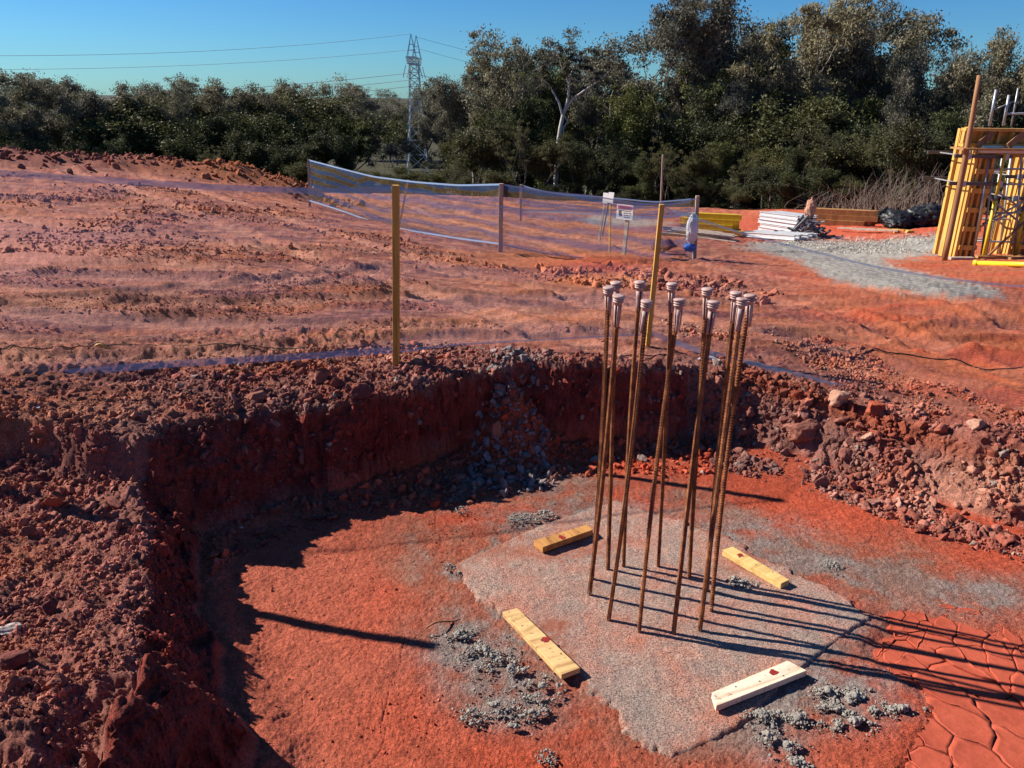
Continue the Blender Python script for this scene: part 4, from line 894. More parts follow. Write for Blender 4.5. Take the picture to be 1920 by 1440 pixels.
net("safety_net", [PAt + (0, 0, -.04)] + [onray(u, v, ln) for u, v in ((0, 318), (200, 332), (400, 345), (575, 352), (680, 350))] + [PLt + (0, 0, -.01)], [PA + (0, 0, .12)] + [onray(u, v, ln) for u, v in ((0, 722), (150, 703), (300, 690), (450, 681), (600, 672))] + [onray(742, 662, ln)],
    "near blue netting span between the left frame edge and the thick yellow stake", M_net, M_band, 110, 16, seed=1)
ln = (PL, PR)
net("safety_net", [PLt + (0, 0, -.01)] + [onray(u, v, ln) for u, v in ((850, 372), (990, 392), (1120, 393))] + [PRt + (0, 0, -.01)], [onray(742, 662, ln)] + [onray(u, v, ln) for u, v in ((850, 648), (990, 640), (1100, 634))] + [onray(1217, 628, ln)],
    "near blue netting span between the two yellow stakes", M_net, M_band, 70, 16, seed=2, band=.014)
ln = (PR, PB)
net("safety_net", [PRt + (0, 0, -.01)] + [onray(u, v, ln) for u, v in ((1290, 403), (1344, 420), (1400, 438), (1500, 463), (1640, 498), (1770, 520), (1920, 536))] + [PBt + (0, 0, -.04)], [onray(1217, 628, ln)] + [onray(u, v, ln) for u, v in ((1300, 660), (1400, 685), (1500, 710), (1640, 750), (1780, 792), (1920, 832))] + [PB + (0, 0, .1)],
    "near blue netting span from the leaning stake to the right frame edge", M_net, M_band, 110, 16, seed=3, band=.016)
def postpx(u0, v0, u1, v1, d, w, mat, label, group=None, name="fence_post", cat="post"):
    b = Pd(u0, v0, d); zz = gz(b[0], b[1]); t = Pd(u1, v1, d); stake(name, (b[0], b[1], min(zz, b[2])), t, w, w, mat, label, cat, group=group); return np.array([b[0], b[1], b[2]]), t
F1, F1t = postpx(580, 390, 579, 299, 19, .05, M_greyw, "thin pale post holding the far left end of the blue netting")
F2, F2t = postpx(938, 475, 940, 344, 13.3, .075, M_greyw, "thick weathered post in the middle of the far netting")
F3, F3t = postpx(976, 417, 977, 346, 24, .07, M_greyw, "small weathered post behind the middle of the far netting")
F4, F4t = postpx(1302, 492, 1308, 367, 14, .06, M_greyw, "weathered post at the right end of the far netting, wrapped in plastic")
ln = (F1, F2); net("safety_net", [F1t] + [onray(u, v, ln) for u, v in ((640, 315), (700, 330), (780, 340), (860, 346))] + [F2t], [onray(580, 377, ln)] + [onray(u, v, ln) for u, v in ((640, 396), (700, 418), (760, 432), (850, 447))] + [onray(938, 459, ln)], "far blue netting sloping down to the thick weathered post", M_netfar, M_bandfar, 70, 14, seed=4, band=.03)
ln = (F2, F4); net("safety_net", [F2t] + [onray(u, v, ln) for u, v in ((1020, 358), (1110, 366), (1200, 381), (1260, 382))] + [F4t + (0, 0, -.03)], [onray(938, 459, ln)] + [onray(u, v, ln) for u, v in ((1030, 478), (1120, 488), (1220, 492), (1270, 490))] + [onray(1302, 486, ln)], "far blue netting between the thick post and the plastic-wrapped post", M_netfar, M_bandfar, 70, 14, seed=5, band=.025)
_e = Pd(1330, 395, 22); ln = (F3, _e); net("safety_net", [F3t] + [onray(u, v, ln) for u, v in ((1010, 356), (1060, 364), (1130, 368), (1230, 378))] + [onray(1296, 372, ln)], [onray(976, 396, ln)] + [onray(u, v, ln) for u, v in ((1010, 398), (1060, 400), (1130, 404), (1230, 410))] + [onray(1296, 402, ln)], "farthest blue netting span starting at the small weathered post", M_netfar, M_bandfar, 50, 12, seed=6, band=.04)
postpx(748, 395, 765, 337, 20, .05, M_form, "leaning pale stick behind the far netting", name="stick", cat="stick")
postpx(1240, 395, 1243, 290, 26, .05, M_greyw, "thin speckled pole rising behind the leaning stake", name="pole", cat="pole")

# draped black cable along the foot of the netting
def drape(pts, z, r, label, name="cable", cat="cable", mat=None, lift=.006, n=90):
    P = np.array([Pz(u, v, z)[:2] for u, v in pts]); d = np.r_[0, np.cumsum(np.linalg.norm(np.diff(P, axis=0), axis=1))]; t = np.linspace(0, d[-1], n); q = np.stack([np.interp(t, d, P[:, k]) for k in range(2)], 1)
    for _ in range(4): q[1:-1] = (q[:-2] + 2 * q[1:-1] + q[2:]) / 4
    z_ = T(q[:, 0], q[:, 1]); zz = z_.copy()
    for _ in range(4): zz[1:-1] = (zz[:-2] + zz[2:]) / 2
    zz = np.maximum(zz, z_) + lift; c = q[0]; mb = MB(); mb.tube([(a - c[0], b - c[1], h) for (a, b), h in zip(q, zz)], r, 6); o = mb.build(name, mat or M_cable, None, True); o.location = (c[0], c[1], 0); tag(o, label, cat); return o
drape([(-40, 700), (90, 688), (200, 668), (330, 664), (450, 660), (560, 660), (740, 661), (900, 658), (1080, 659), (1200, 656), (1290, 650)], .48, .0045, "thin black cable running along the foot of the near netting")
drape([(1500, 655), (1600, 683), (1700, 672), (1780, 678), (1850, 684), (1960, 683)], .22, .005, "thin dark cable crossing the earth at the right behind the netting")
def shard(u, v, z, l, w, ang, mat, label, cat, name):
    p = Pz(u, v, z); zz = gz(p[0], p[1]); mb = MB(); pts = [(math.cos(ang) * l * (t - .5), math.sin(ang) * l * (t - .5), .01 + .02 * math.sin(t * 5)) for t in np.linspace(0, 1, 7)]; mb.tube(pts, [w * .3, w, w * 1.1, w * .9, w, w * .8, w * .2], 7); o = mb.build(name, mat, None, True); o.location = (p[0], p[1], zz + .01); tag(o, label, cat)
M_film = flat_material("clear_film", (.50, .52, .58), .35, 0, .2, 12)
shard(1338, 683, .38, .24, .016, -.15, M_film, "crumpled strip of clear plastic on the rim right of the bars", "plastic strip", "plastic_strip")
shard(1163, 687, .42, .03, .018, .3, M_tanearth, "small orange chip of stone on the rim behind the bars", "stone chip", "stone_chip")
shard(195, 658, .55, .12, .010, .1, M_form, "short splinter of wood lying behind the left netting", "wood splinter", "wood_splinter")
shard(827, 1178, .0, .20, .004, .65, M_pole, "thin twig lying on the red mud left of the pad", "twig", "twig")

# ------------------------------------------------------------------ warning signs
def sign_board(name, c4, y, th=.012):
    """four picture corners on the plane world-y = y (tl, tr, br, bl)"""
    return [Py(u, v, y) for u, v in c4]
def wtext(txt, size, loc, mat, parent, name="lettering"):
    cu = bpy.data.curves.new(name, 'FONT'); cu.body = txt; cu.size = size; cu.align_x = 'CENTER'; cu.align_y = 'CENTER'; cu.extrude = .0008; cu.resolution_u = 2
    o = bpy.data.objects.new(name, cu); COL.objects.link(o); dg = bpy.context.evaluated_depsgraph_get(); dg.update(); me = bpy.data.meshes.new_from_object(o.evaluated_get(dg)); bpy.data.objects.remove(o)
    me.materials.clear(); me.materials.append(mat); o = link(name, me, parent=parent); o.location = loc; o.rotation_euler = (PI / 2, 0, 0); return o
Y1 = Py(1172, 470, 13.9)[1]
b0 = Py(1169, 474, Y1); top = Py(1177, 385, Y1); ctr = Py(1172.5, 398, Y1); tl = Py(1159, 384, Y1); br = Py(1187, 412, Y1)
Wd, Hd = br[0] - tl[0], tl[2] - br[2]
e = empty("warning_sign", tuple(b0)); tag(e, "white warning sign with a red PERIGO header on a single wooden post", "sign")
MB().beam((0, 0, -.2), tuple(top - b0 + np.array([0, .03, 0])), .055, .03, (0, 1, 0)).build("post", M_greyw, e)
c = ctr - b0; c[1] -= .01
b_ = MB(); b_.box(tuple(c), (Wd, .010, Hd)); b_.build("panel", M_white, e, False, .002)
fr = c + np.array([0, -.0075, 0])
MB().box((fr[0], fr[1], fr[2] + Hd * .32), (Wd * .86, .003, Hd * .24)).build("red_header", M_signred, e)
wtext("PERIGO", Hd * .20, (fr[0], fr[1] - .003, fr[2] + Hd * .32), M_ink, e)
mb = MB()      # small print, too small to read in the photograph
for r_, (wd, xo) in enumerate(((.55, .02), (.42, .14), (.40, .16), (.30, .12))):
    zz = fr[2] + Hd * (.10 - .14 * r_); x0 = fr[0] + (xo - wd / 2) * Wd; k = 0
    while k < wd * Wd: l = rng.uniform(.02, .05); mb.box((x0 + k + l / 2, fr[1] - .001, zz), (l, .002, Hd * .045)); k += l + .014
mb.build("small_print", M_ink, e)["kind"] = "stuff"
mb = MB(); mb.lathe([(.022, 0), (.022, .002)], 12); V = [(fr[0] - Wd * .30 + x, fr[1] - .002 + z * .3, fr[2] + .01 + y) for x, y, z in mb.v]; pm = MB(); pm.add(V, mb.f); pm.beam((fr[0] - Wd * .30, fr[1] - .002, fr[2] - .01), (fr[0] - Wd * .24, fr[1] - .002, fr[2] - Hd * .26), .05, .002, (0, 1, 0)); pm.build("pictogram", M_ink, e)
e.rotation_euler = (0, 0, -.75); e.scale = (1.25, 1.25, 1)
Y2 = 14.6
for k, (pa, pb2, cs, lb) in enumerate((((1143, 470), (1144, 364), [(1143, 361), (1155, 361), (1152, 382), (1139, 380)], "small blank white board, right one of the pair on sticks"), ((1124, 438), (1138, 362), [(1135, 361), (1146, 361), (1143, 381), (1133, 380)], "small blank white board, left one of the pair on sticks"))):
    yy = Y2 + k * .8; a = Py(*pa, yy); t = Py(*pb2, yy); e = empty("sign_board", tuple(a), -.7); tag(e, lb, "sign", "pair of blank boards on sticks")
    MB().beam((0, 0, -.15), tuple(t - a), .04, .03, (0, 1, 0)).build("post", M_greyw if k else M_form, e)
    P = [Py(u, v, yy - .04) - a for u, v in cs]; th = np.array([0, .015, 0]); q = MB(); q.hull8([tuple(P[3]), tuple(P[2]), tuple(P[2] + th), tuple(P[3] + th), tuple(P[0]), tuple(P[1]), tuple(P[1] + th), tuple(P[0] + th)]); q.build("panel", M_white, e)
a = Py(1129, 443, 15.2); t = Py(1141, 380, 15.2); MB().beam(tuple(a), tuple(t), .035, .03, (0, 1, 0)).build("stick", M_greyw); tag(bpy.data.objects[-1] if False else COL.objects[-1], "bare wooden stick leaning behind the blank boards", "stick")

# crumpled plastic tied round the end post
def crumple(name, c, size, mat, label, cat, seed, sub=4, rough=.3):
    V, Fc = _ICO[sub]; V = V.copy(); D = V.copy(); r = 1 + rough * np.abs(n3(D, 2.2, seed)) + rough * .8 * np.abs(n3(D, 5, seed + 3)) - rough * .4 + rough * .3 * n3(D, 12, seed + 7)
    V = V * r[:, None] * np.array(size); me = npmesh(name, V, Fc, False, [mat]); o = link(name, me, loc=tuple(c))
    if label: tag(o, label, cat)
    return o
M_bag = flat_material("white_bag", (.62, .64, .66), .4, 0, .1, 5); M_blueb = flat_material("blue_cloth", (.03, .13, .50), .6, 0, .15, 8)
pc = Pd(1298, 430, 13.92); o1 = empty("plastic_wrap", (pc[0], pc[1], pc[2])); tag(o1, "white plastic with a blue lower edge tied round the end post of the far netting", "plastic bag")
a = crumple("bag", (0, 0, 0), (.10, .08, .26), M_bag, None, None, 3); a.parent = o1
pd_ = Pd(1293, 464, 13.92); a = crumple("blue_cloth", tuple(pd_ - pc), (.11, .08, .07), M_blueb, None, None, 9); a.parent = o1

# ------------------------------------------------------------------ stored materials in front of the wood
def stack(name, u0, v0, u1, v1, d, rows, mat, label, cat, w, h, depth_n, gap=.01, part="beam", jitter=.05, tilt=0., group=None, matf=None):
    """long members lying across the view between two picture points, several deep and rows high; each member is a part"""
    A = Pd(u0, v0, d); B = Pd(u1, v1, d); A[2] = gz(A[0], A[1]); B[2] = gz(B[0], B[1]); m = (A + B) / 2; L = np.linalg.norm((B - A)[:2]); ang = math.atan2((B - A)[1], (B - A)[0]); sl_ = (B[2] - A[2]) / L
    e = empty(name, tuple(m), ang); tag(e, label, cat, group)
    for r in range(rows):
        for k in range(depth_n - (r if jitter > .04 else 0)):
            x0 = rng.normal(0, jitter); l = L * rng.uniform(.93, 1.0); y = (k - depth_n / 2 + .5 * r) * (w + gap) + rng.normal(0, jitter * .2); z = .04 + (r + .5) * (h + .004); rz = rng.normal(0, tilt)
            mb = MB(); c_, s_ = math.cos(rz) * l / 2, math.sin(rz) * l / 2; mb.beam((x0 - c_, y - s_, z - sl_ * l / 2), (x0 + c_, y + s_, z + sl_ * l / 2), w, h); mb.build(part, (matf(rng) if matf else mat), e)
    return e
stack("yellow_beam_stack", 1278, 423, 1382, 428, 27, 4, M_yel, "bright yellow beams stacked at the edge of the wood behind the end post", "beam stack", .10, .16, 5, .02, "beam", .10)
stack("plank_pile", 1255, 432, 1372, 446, 23, 3, M_greyw, "weathered loose planks piled on the ground behind the netting end", "plank pile", .16, .05, 6, .03, "plank", .15, .05)
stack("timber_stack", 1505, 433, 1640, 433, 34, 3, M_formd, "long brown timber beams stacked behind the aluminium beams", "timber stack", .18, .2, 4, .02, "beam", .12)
def ends_stack(name, c4, d, label, lay, w, h, mat=None):
    """beams running away from the viewer to the left: front ends at the right"""
    pass
def run_stack(name, p, q, nacross, rows, w, h, wd, label, mat, cat, part="beam", spread=.0, jit=.05):
    """beams between world points p and q (their long axis)"""
    p = np.array(p, float); q = np.array(q, float); m = (p + q) / 2; ang = math.atan2((q - p)[1], (q - p)[0]); L = np.linalg.norm(q - p); e = empty(name, tuple(m), ang); tag(e, label, cat); sl_ = (q - p)[2] / L
    for r in range(rows):
        for k in range(nacross):
            y = (k - (nacross - 1) / 2) * (w + wd) + rng.normal(0, .01); z = h / 2 + r * (h + .006) + .03; x = rng.normal(0, jit); mb = MB()
            # I-section: two flanges and a web
            for zz, ww, hh in ((-h / 2 + .01, w, .02), (h / 2 - .01, w, .02), (0, w * .35, h - .04)):
                mb.beam((x - L / 2, y, z + zz - sl_ * L / 2), (x + L / 2, y, z + zz + sl_ * L / 2), ww, hh)
            mb.build(part, mat, e)
    return e
def gp(u, v, d): a = Pd(u, v, d); a[2] = gz(a[0], a[1]); return a
run_stack("aluminium_beam_stack", gp(1410, 430, 27.2), gp(1512, 440, 25.6), 7, 1, .10, .16, .05, "low front layer of pale aluminium beams beside the gravel", M_alu, "beam stack")
run_stack("aluminium_beam_stack", gp(1440, 425, 30), gp(1512, 432, 28.2), 6, 5, .10, .13, .05, "taller stack of grey aluminium beams behind the low pale layer", M_alu, "beam stack")
def heap_tubes(name, u, v, d, n, spread, L, mat, label, cat, r=.03, h=.4, ang0=0., part="tube"):
    c = gp(u, v, d); e = empty(name, tuple(c)); tag(e, label, cat)
    for k in range(n):
        a = ang0 + rng.normal(0, .5); x, y = rng.normal(0, spread, 2) * (1, .5); z = max(.04, h * math.exp(-(x * x + y * y) / (spread ** 2 * 1.6)) * rng.uniform(.2, 1)); l = L * rng.uniform(.5, 1); dz = rng.normal(0, .12)
        mb = MB(); mb.tube([(x - math.cos(a) * l / 2, y - math.sin(a) * l / 2, max(.03, z - dz)), (x + math.cos(a) * l / 2, y + math.sin(a) * l / 2, max(.03, z + dz))], r * rng.uniform(.6, 1.3), 6); mb.build(part, mat if rng.uniform() > .25 else M_steel, e)
    return e
heap_tubes("clamp_heap", 1512, 436, 27, 46, .42, .5, M_dsteel, "tangled heap of dark steel clamps at the end of the aluminium beams", "steel heap", .035, .75, part="clamp")
c = gp(1514, 433, 27.4); o = crumple("sack", (c[0], c[1], c[2] + .95), (.16, .14, .34), M_tanearth, "torn pale sack standing on top of the dark clamp heap", "sack", 31)
c = gp(1720, 428, 34); e = empty("sheeting_heap", tuple(c)); tag(e, "shiny black plastic sheeting heaped in front of the bushes", "plastic heap")
for k in range(7):
    o = crumple("sheeting", (rng.normal(0, .6) + (k - 3) * .32, rng.normal(0, .3), .16 + .04 * k), (.55, .4, .22 + .04 * k), M_black, None, None, 40 + k, 4, .4); o.parent = e; o.rotation_euler = (0, 0, rng.uniform(0, 3))
heap_tubes("bag_heap", 1655, 427, 36, 34, .8, .7, M_black, "low heap of black bundles and grey scraps left of the plastic sheeting", "scrap heap", .10, .45, part="bundle")
for k, (u, v, u2, v2) in enumerate(((1600, 432, 1685, 430), (1612, 436, 1695, 438), (1570, 434, 1640, 440))):
    a = gp(u, v, 30.5 + k * .3); b = gp(u2, v2, 29.8 + k * .3); mb = MB(); mb.beam(tuple(a - a + (0, 0, .12)), tuple(b - a + (0, 0, .12)), .12, .05)
    o = mb.build("timber_plank", M_greyw if k != 1 else M_form, None); o.location = tuple(a); tag(o, ("grey plank laid across blocks in front of the scrap heap", "yellowish plank, nearest of those laid before the scrap heap", "grey plank lying left of the others before the scrap heap")[k], "plank")
for k, (u, v) in enumerate(((1680, 436), (1706, 434))):
    a = gp(u, v, 30.3); mb = MB(); mb.box((0, 0, .06), (.22, .2, .14)); o = mb.build("wooden_block", M_form, None, False, .01); o.location = tuple(a); tag(o, ("left wooden block on the red earth before the scrap heap", "right wooden block on the red earth before the scrap heap")[k], "block")
a = gp(1828, 508, 16.2); b = gp(1990, 527, 15.2); mb = MB(); mb.tube([(0, 0, .05), tuple(b - a + (0, 0, .05))], .045, 12); mb.tube([(-.05, 0, .05), (.02, 0, .05)], .055, 12); o = mb.build("yellow_tube", M_yel, None, True); o.location = tuple(a); tag(o, "bright yellow steel tube lying on the earth before the formwork", "tube")
c = Pd(1420, 425, 36); 

# ------------------------------------------------------------------ timber formwork with its scaffold
YF = 16.4
def W_(u, v, y=YF): return Py(u, v, y)
zg = W_(1760, 490)[2]
def column(u0, y, vtop, label, ubot=490, dp=.9, wd=.42):
    """u0: picture column of the front left corner at the ground"""
    a = W_(u0, ubot, y); x0 = a[0]; z0 = a[2]; ztop = W_(u0 + 50, vtop, y)[2]; Hc = ztop - z0; e = empty("column_form", (x0, y, z0)); tag(e, label, "column formwork")
    def P(c, d, mat=M_form, name="board", bev=.004): b = MB(); b.box(c, d); return b.build(name, mat, e, False, bev)
    # sunlit left side: upright boards one behind another with gaps; recessed ones coloured darker, as if shaded
    q = 0.; k = 0
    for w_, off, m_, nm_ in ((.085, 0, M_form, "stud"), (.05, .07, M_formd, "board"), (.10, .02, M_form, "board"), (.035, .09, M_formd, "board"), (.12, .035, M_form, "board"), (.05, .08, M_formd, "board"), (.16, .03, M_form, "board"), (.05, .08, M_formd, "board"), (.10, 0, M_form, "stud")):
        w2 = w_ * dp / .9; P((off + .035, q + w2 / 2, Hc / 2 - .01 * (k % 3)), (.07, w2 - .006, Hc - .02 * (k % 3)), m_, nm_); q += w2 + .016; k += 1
    # front: plywood, its shade put in as brown, between two studs, cross battens
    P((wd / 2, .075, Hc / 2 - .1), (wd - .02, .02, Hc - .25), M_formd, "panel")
    for xx in (.115, .25, wd - .035): P((xx, .03, Hc / 2 - .03), (.055, .075, Hc - .06), M_form, "stud")
    for k in range(6): P((wd / 2 + .03, -.02, .3 + (Hc - .75) * k / 5), (wd - .04, .03, .10), M_form, "batten")
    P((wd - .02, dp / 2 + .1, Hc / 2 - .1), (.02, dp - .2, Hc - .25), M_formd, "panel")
    for k in range(3): P((wd + .02, .25 + k * .28, Hc / 2 - .1), (.055, .07, Hc - .25), M_form, "stud")
    for zc in (Hc * .60, Hc * .80):
        for yy in (-.08, dp + .12): mb = MB(); mb.box((wd / 2 - .1, yy, zc), (wd + .75, .05, .07)); mb.build("waler", M_dsteel, e)
        for xx in (-.22, wd + .12): mb = MB(); mb.tube([(xx, -.16, zc), (xx, dp + .2, zc)], .014, 6); mb.build("tie_rod", M_steel, e); mb = MB(); mb.box((xx, -.14, zc), (.09, .05, .12)); mb.build("wing_nut", M_steel, e)
    return e
column(1787, YF, 240, "tall yellow column form at the left end of the formwork")
column(1886, YF + .9, 290, "yellow column form at the right edge behind the scaffold tubes", ubot=487, dp=.7, wd=.5)
column(2050, YF + .3, 290, "yellow column form beyond the right frame edge", ubot=492)
# beam form on top
ez = W_(1830, 240)[2]; ezb = W_(1830, 275)[2]; x0 = W_(1806, 250)[0]; x1 = W_(2140, 250)[0]; e = empty("beam_form", ((x0 + x1) / 2, YF, ezb)); tag(e, "yellow beam form with upright studs and slanting braces on top of the columns", "beam formwork")
Lb = x1 - x0; hb = ez - ezb
def PB(c, d, mat=M_form, name="board"): b = MB(); b.box(c, d); return b.build(name, mat, e, False, .004)
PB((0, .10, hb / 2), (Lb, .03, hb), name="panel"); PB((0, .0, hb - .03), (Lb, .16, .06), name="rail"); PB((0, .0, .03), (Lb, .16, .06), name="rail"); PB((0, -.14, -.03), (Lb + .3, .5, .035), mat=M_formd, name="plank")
for k in range(int(Lb / .48) + 1): PB((-Lb / 2 + .03 + k * .48, .0, hb / 2), (.06, .10, hb - .13), name="stud")
for k in range(6):
    xx = -Lb / 2 + .42 + k * .62; mb = MB(); mb.beam((xx - .22, -.24, .02), (xx + .20, -.02, hb - .05), .13, .03, (0, 1, 0)); mb.build("brace", M_pole, e)
# bearers under the beam
x0b = W_(1830, 290)[0]
for k in range(3):
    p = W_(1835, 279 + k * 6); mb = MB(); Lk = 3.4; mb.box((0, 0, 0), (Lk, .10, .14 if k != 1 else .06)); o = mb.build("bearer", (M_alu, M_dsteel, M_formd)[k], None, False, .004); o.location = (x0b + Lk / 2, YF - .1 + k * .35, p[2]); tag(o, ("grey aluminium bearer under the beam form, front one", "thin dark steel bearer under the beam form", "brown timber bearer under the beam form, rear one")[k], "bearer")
# leaning round pole
a = W_(1770, 492, YF - .25); b = W_(1836, 141, YF - .15); mb = MB(); d_ = b - a; mb.tube([tuple(d_ * t + np.array([.03 * math.sin(3 * t), 0, 0])) for t in np.linspace(0, 1, 9)], [.055, .056, .054, .052, .05, .05, .047, .045, .042], 10); o = mb.build("round_pole", M_pole, None, True); o.location = tuple(a); tag(o, "long brown round pole leaning on the left column form and rising above it", "pole")
# scaffold: standards, ledgers, diagonals; yellow props
e = empty("scaffold", (W_(1860, 490, YF + .6)[0], YF + .6, zg)); tag(e, "grey steel scaffold tubes standing between the column forms", "scaffold"); eo = np.array(e.location)
def ST(p, q, r=.024, mat=M_steel, name="tube", par=None, org=None):
    p = np.array(p) - (eo if org is None else org); q = np.array(q) - (eo if org is None else org); mb = MB(); mb.tube([tuple(p), tuple(q)], r, 8); return mb.build(name, mat, par or e, True)
for (u0, v0, u1, v1, dy) in ((1796, 492, 1832, 292, .35), (1812, 494, 1846, 292, .75), (1821, 497, 1856, 290, -.05), (1838, 495, 1866, 290, .5), (1846, 498, 1880, 292, .9), (1872, 488, 1896, 292, 1.2), (1900, 500, 1916, 292, .2), (1932, 500, 1950, 292, .6), (1820, 470, 1850, 300, 1.7), (1856, 470, 1880, 300, 1.9)):
    ST(W_(u0, v0, YF + dy), W_(u1, v1, YF + dy), .024, name="standard")
for (u0, v0, u1, v1, dy) in ((1824, 318, 1960, 316, .6), (1820, 345, 1960, 346, .75), (1835, 322, 1975, 324, 1.7), (1815, 400, 1960, 398, .6), (1818, 447, 1930, 450, 1.7), (1830, 452, 1940, 455, .9), (1826, 410, 1960, 412, 1.1)):
    ST(W_(u0, v0, YF + dy), W_(u1, v1, YF + dy), .022, name="ledger")
for (u0, v0, u1, v1, dy) in ((1828, 350, 1916, 420, .3), (1838, 425, 1925, 388, .1), (1850, 345, 1935, 405, .8), (1842, 420, 1935, 370, .6), (1824, 370, 1900, 440, 1.2), (1930, 350, 1990, 430, .5)):
    ST(W_(u0, v0, YF + dy), W_(u1, v1, YF + dy), .022, name="diagonal")
ST(W_(1835, 496, YF - .3), W_(1925, 412, YF - .25), .028, M_pole, "diagonal")
for k, (u0, v0, u1, v1, lb) in enumerate(((1840, 498, 1884, 290, "yellow steel prop leaning in front of the grey scaffold tubes"), (1903, 485, 1932, 330, "short yellow steel prop at the right frame edge"), (1810, 492, 1838, 330, "brownish steel prop close to the left column form"))):
    a = W_(u0, v0, YF - .2 + .3 * k); b = W_(u1, v1, YF - .2 + .3 * k); p_ = empty("steel_prop", tuple(a)); tag(p_, lb, "prop"); mt_ = M_yel if k < 2 else M_pole; m_ = a + (b - a) * .62
    ST(a, m_, .036, mt_, "outer_tube", p_, a); ST(m_, b, .026, M_yel if k < 2 else M_steel, "inner_tube", p_, a); mb = MB(); mb.box((0, 0, .005), (.16, .16, .012)); mb.build("base_plate", M_dsteel, p_); mb = MB(); q = m_ - a; mb.lathe([(.05, -.05), (.055, 0), (.05, .05)], 10, tuple(q)); mb.build("collar", M_dsteel, p_)
# tubes rising above the deck
e = empty("scaffold", (W_(1890, 240, YF + 1.6)[0], YF + 1.6, W_(1890, 240, YF + 1.6)[2])); tag(e, "grey scaffold tubes rising above the beam form at the right edge", "scaffold"); eo = np.array(e.location)
for (u0, v0, u1, v1, r, nm) in ((1855, 236, 1868, 168, .03, "standard"), (1881, 236, 1892, 178, .03, "standard"), (1925, 240, 1938, 150, .03, "standard"), (1886, 213, 1980, 213, .024, "ledger"), (1896, 236, 1909, 165, .018, "standard"), (1866, 205, 1900, 190, .014, "ledger")):
    ST(W_(u0, v0, YF + 1.6), W_(u1, v1, YF + 1.6), r, name=nm)
for k, (u, v, w_, lb) in enumerate(((1800, 494, .5, "short timber offcut at the foot of the left column form"), (1862, 503, .8, "brown board lying on the earth below the scaffold"), (1905, 497, .6, "timber offcut under the scaffold at the right edge"))):
    a = W_(u, v, YF - .5); mb = MB(); mb.box((0, 0, .03), (w_, .12, .05), rng.normal(0, .2)); o = mb.build("timber_offcut", M_formd if k else M_greyw, None, False, .004); o.location = (a[0], a[1], gz(a[0], a[1]) + .01); tag(o, lb, "timber offcut")

# ------------------------------------------------------------------ power pylon and its lines
def pylon():
    d = 118.; base_ = Pd(780, 338, d); top = Pd(775, 66, d); zb = base_[2] - 1.2; Ht = top[2] - zb; e = empty("power_pylon", (top[0], base_[1], zb)); tag(e, "slender steel lattice power pylon rising in front of the distant wood", "pylon"); cx = 0
    px = d / 1442. * 1.02
    def hw(t):   # half width at height fraction
        return np.interp(t, [0, .45, .62, .86, 1.], [19.5 * px, 11.5 * px, 9. * px, 7.3 * px, 7.3 * px])
    tt = .88; th = .062
    for sx in (-1, 1):
        for sy in (-1, 1):
            mb = MB(); pts = [(sx * hw(t), sy * hw(t), t * Ht) for t in (0, .2, .45, .62, .86)]
            for a, b in zip(pts[:-1], pts[1:]): mb.beam(a, b, th * 1.7, th * 1.7)
            mb.build("leg", M_pylon, e)
    lv = [0, .12, .23, .33, .42, .50, .57, .63, .68, .73, .77, .815, .86]
    mb = MB()
    for a, b in zip(lv[:-1], lv[1:]):
        A, B = hw(a), hw(b); za, zb2 = a * Ht, b * Ht
        for s in (-1, 1):
            mb.beam((-A, s * A, za), (B, s * B, zb2), th, th); mb.beam((A, s * A, za), (-B, s * B, zb2), th, th); mb.beam((s * A, -A, za), (s * B, B, zb2), th, th); mb.beam((s * A, A, za), (s * B, -B, zb2), th, th)
            mb.beam((-B, s * B, zb2), (B, s * B, zb2), th, th); mb.beam((s * B, -B, zb2), (s * B, B, zb2), th, th)
    o = mb.build("bracing", M_pylon, e)
    # cross arm runs away from the viewer; two earth-wire peaks stand on it
    w = hw(.86); arm = MB(); z1, z2 = .80 * Ht, .86 * Ht; Ya = 4.2
    for s in (-1, 1):
        for z in (z1, z2): arm.beam((s * w * (1 if z == z2 else .8), -Ya, z + (.0 if z == z2 else .4)), (s * w * (1 if z == z2 else .8), Ya, z + (.0 if z == z2 else .4)), th, th)
        for k in range(12): y0 = -Ya + k * Ya / 6; arm.beam((s * w, y0, z2), (s * w * .8, y0 + Ya / 6, z1 + .4), th * .8, th * .8)
    for k in range(13): y0 = -Ya + k * Ya / 6; arm.beam((-w, y0, z2), (w, y0, z2), th * .8, th * .8); arm.beam((-w * .8, y0, z1 + .4), (w * .8, y0, z1 + .4), th * .8, th * .8)
    arm.build("cross_arm", M_pylon, e)
    for yk in (-2.6, 3.2):
        pk = MB()
        for sx in (-1, 1):
            for sy in (-1, 1): pk.beam((sx * w, yk + sy * w * .9, z2), (0, yk, Ht * (1 if yk < 0 else 1.01)), th * 1.2, th * 1.2)
        for q in (.3, .55): ww = w * (1 - q); zz = z2 + (Ht - z2) * q; pk.beam((-ww, yk - ww, zz), (ww, yk - ww, zz), th, th); pk.beam((-ww, yk + ww, zz), (ww, yk + ww, zz), th, th)
        pk.build("earth_wire_peak", M_pylon, e)
    o0 = np.array(e.location); att = []
    for yk in (-3.8, 0.2, 3.8):
        for sx in (-1, 1):
            ins = MB(); ins.tube([(sx * (w + .1), yk, z1 + .2), (sx * (w + .5), yk, z1 - 1.4)], .06, 6); ins.build("insulator", M_pylon, e)
        att.append((yk, z1 - 1.4))
    return e, o0, Ht, att, w
PY, po, pH, patt, pw = pylon()
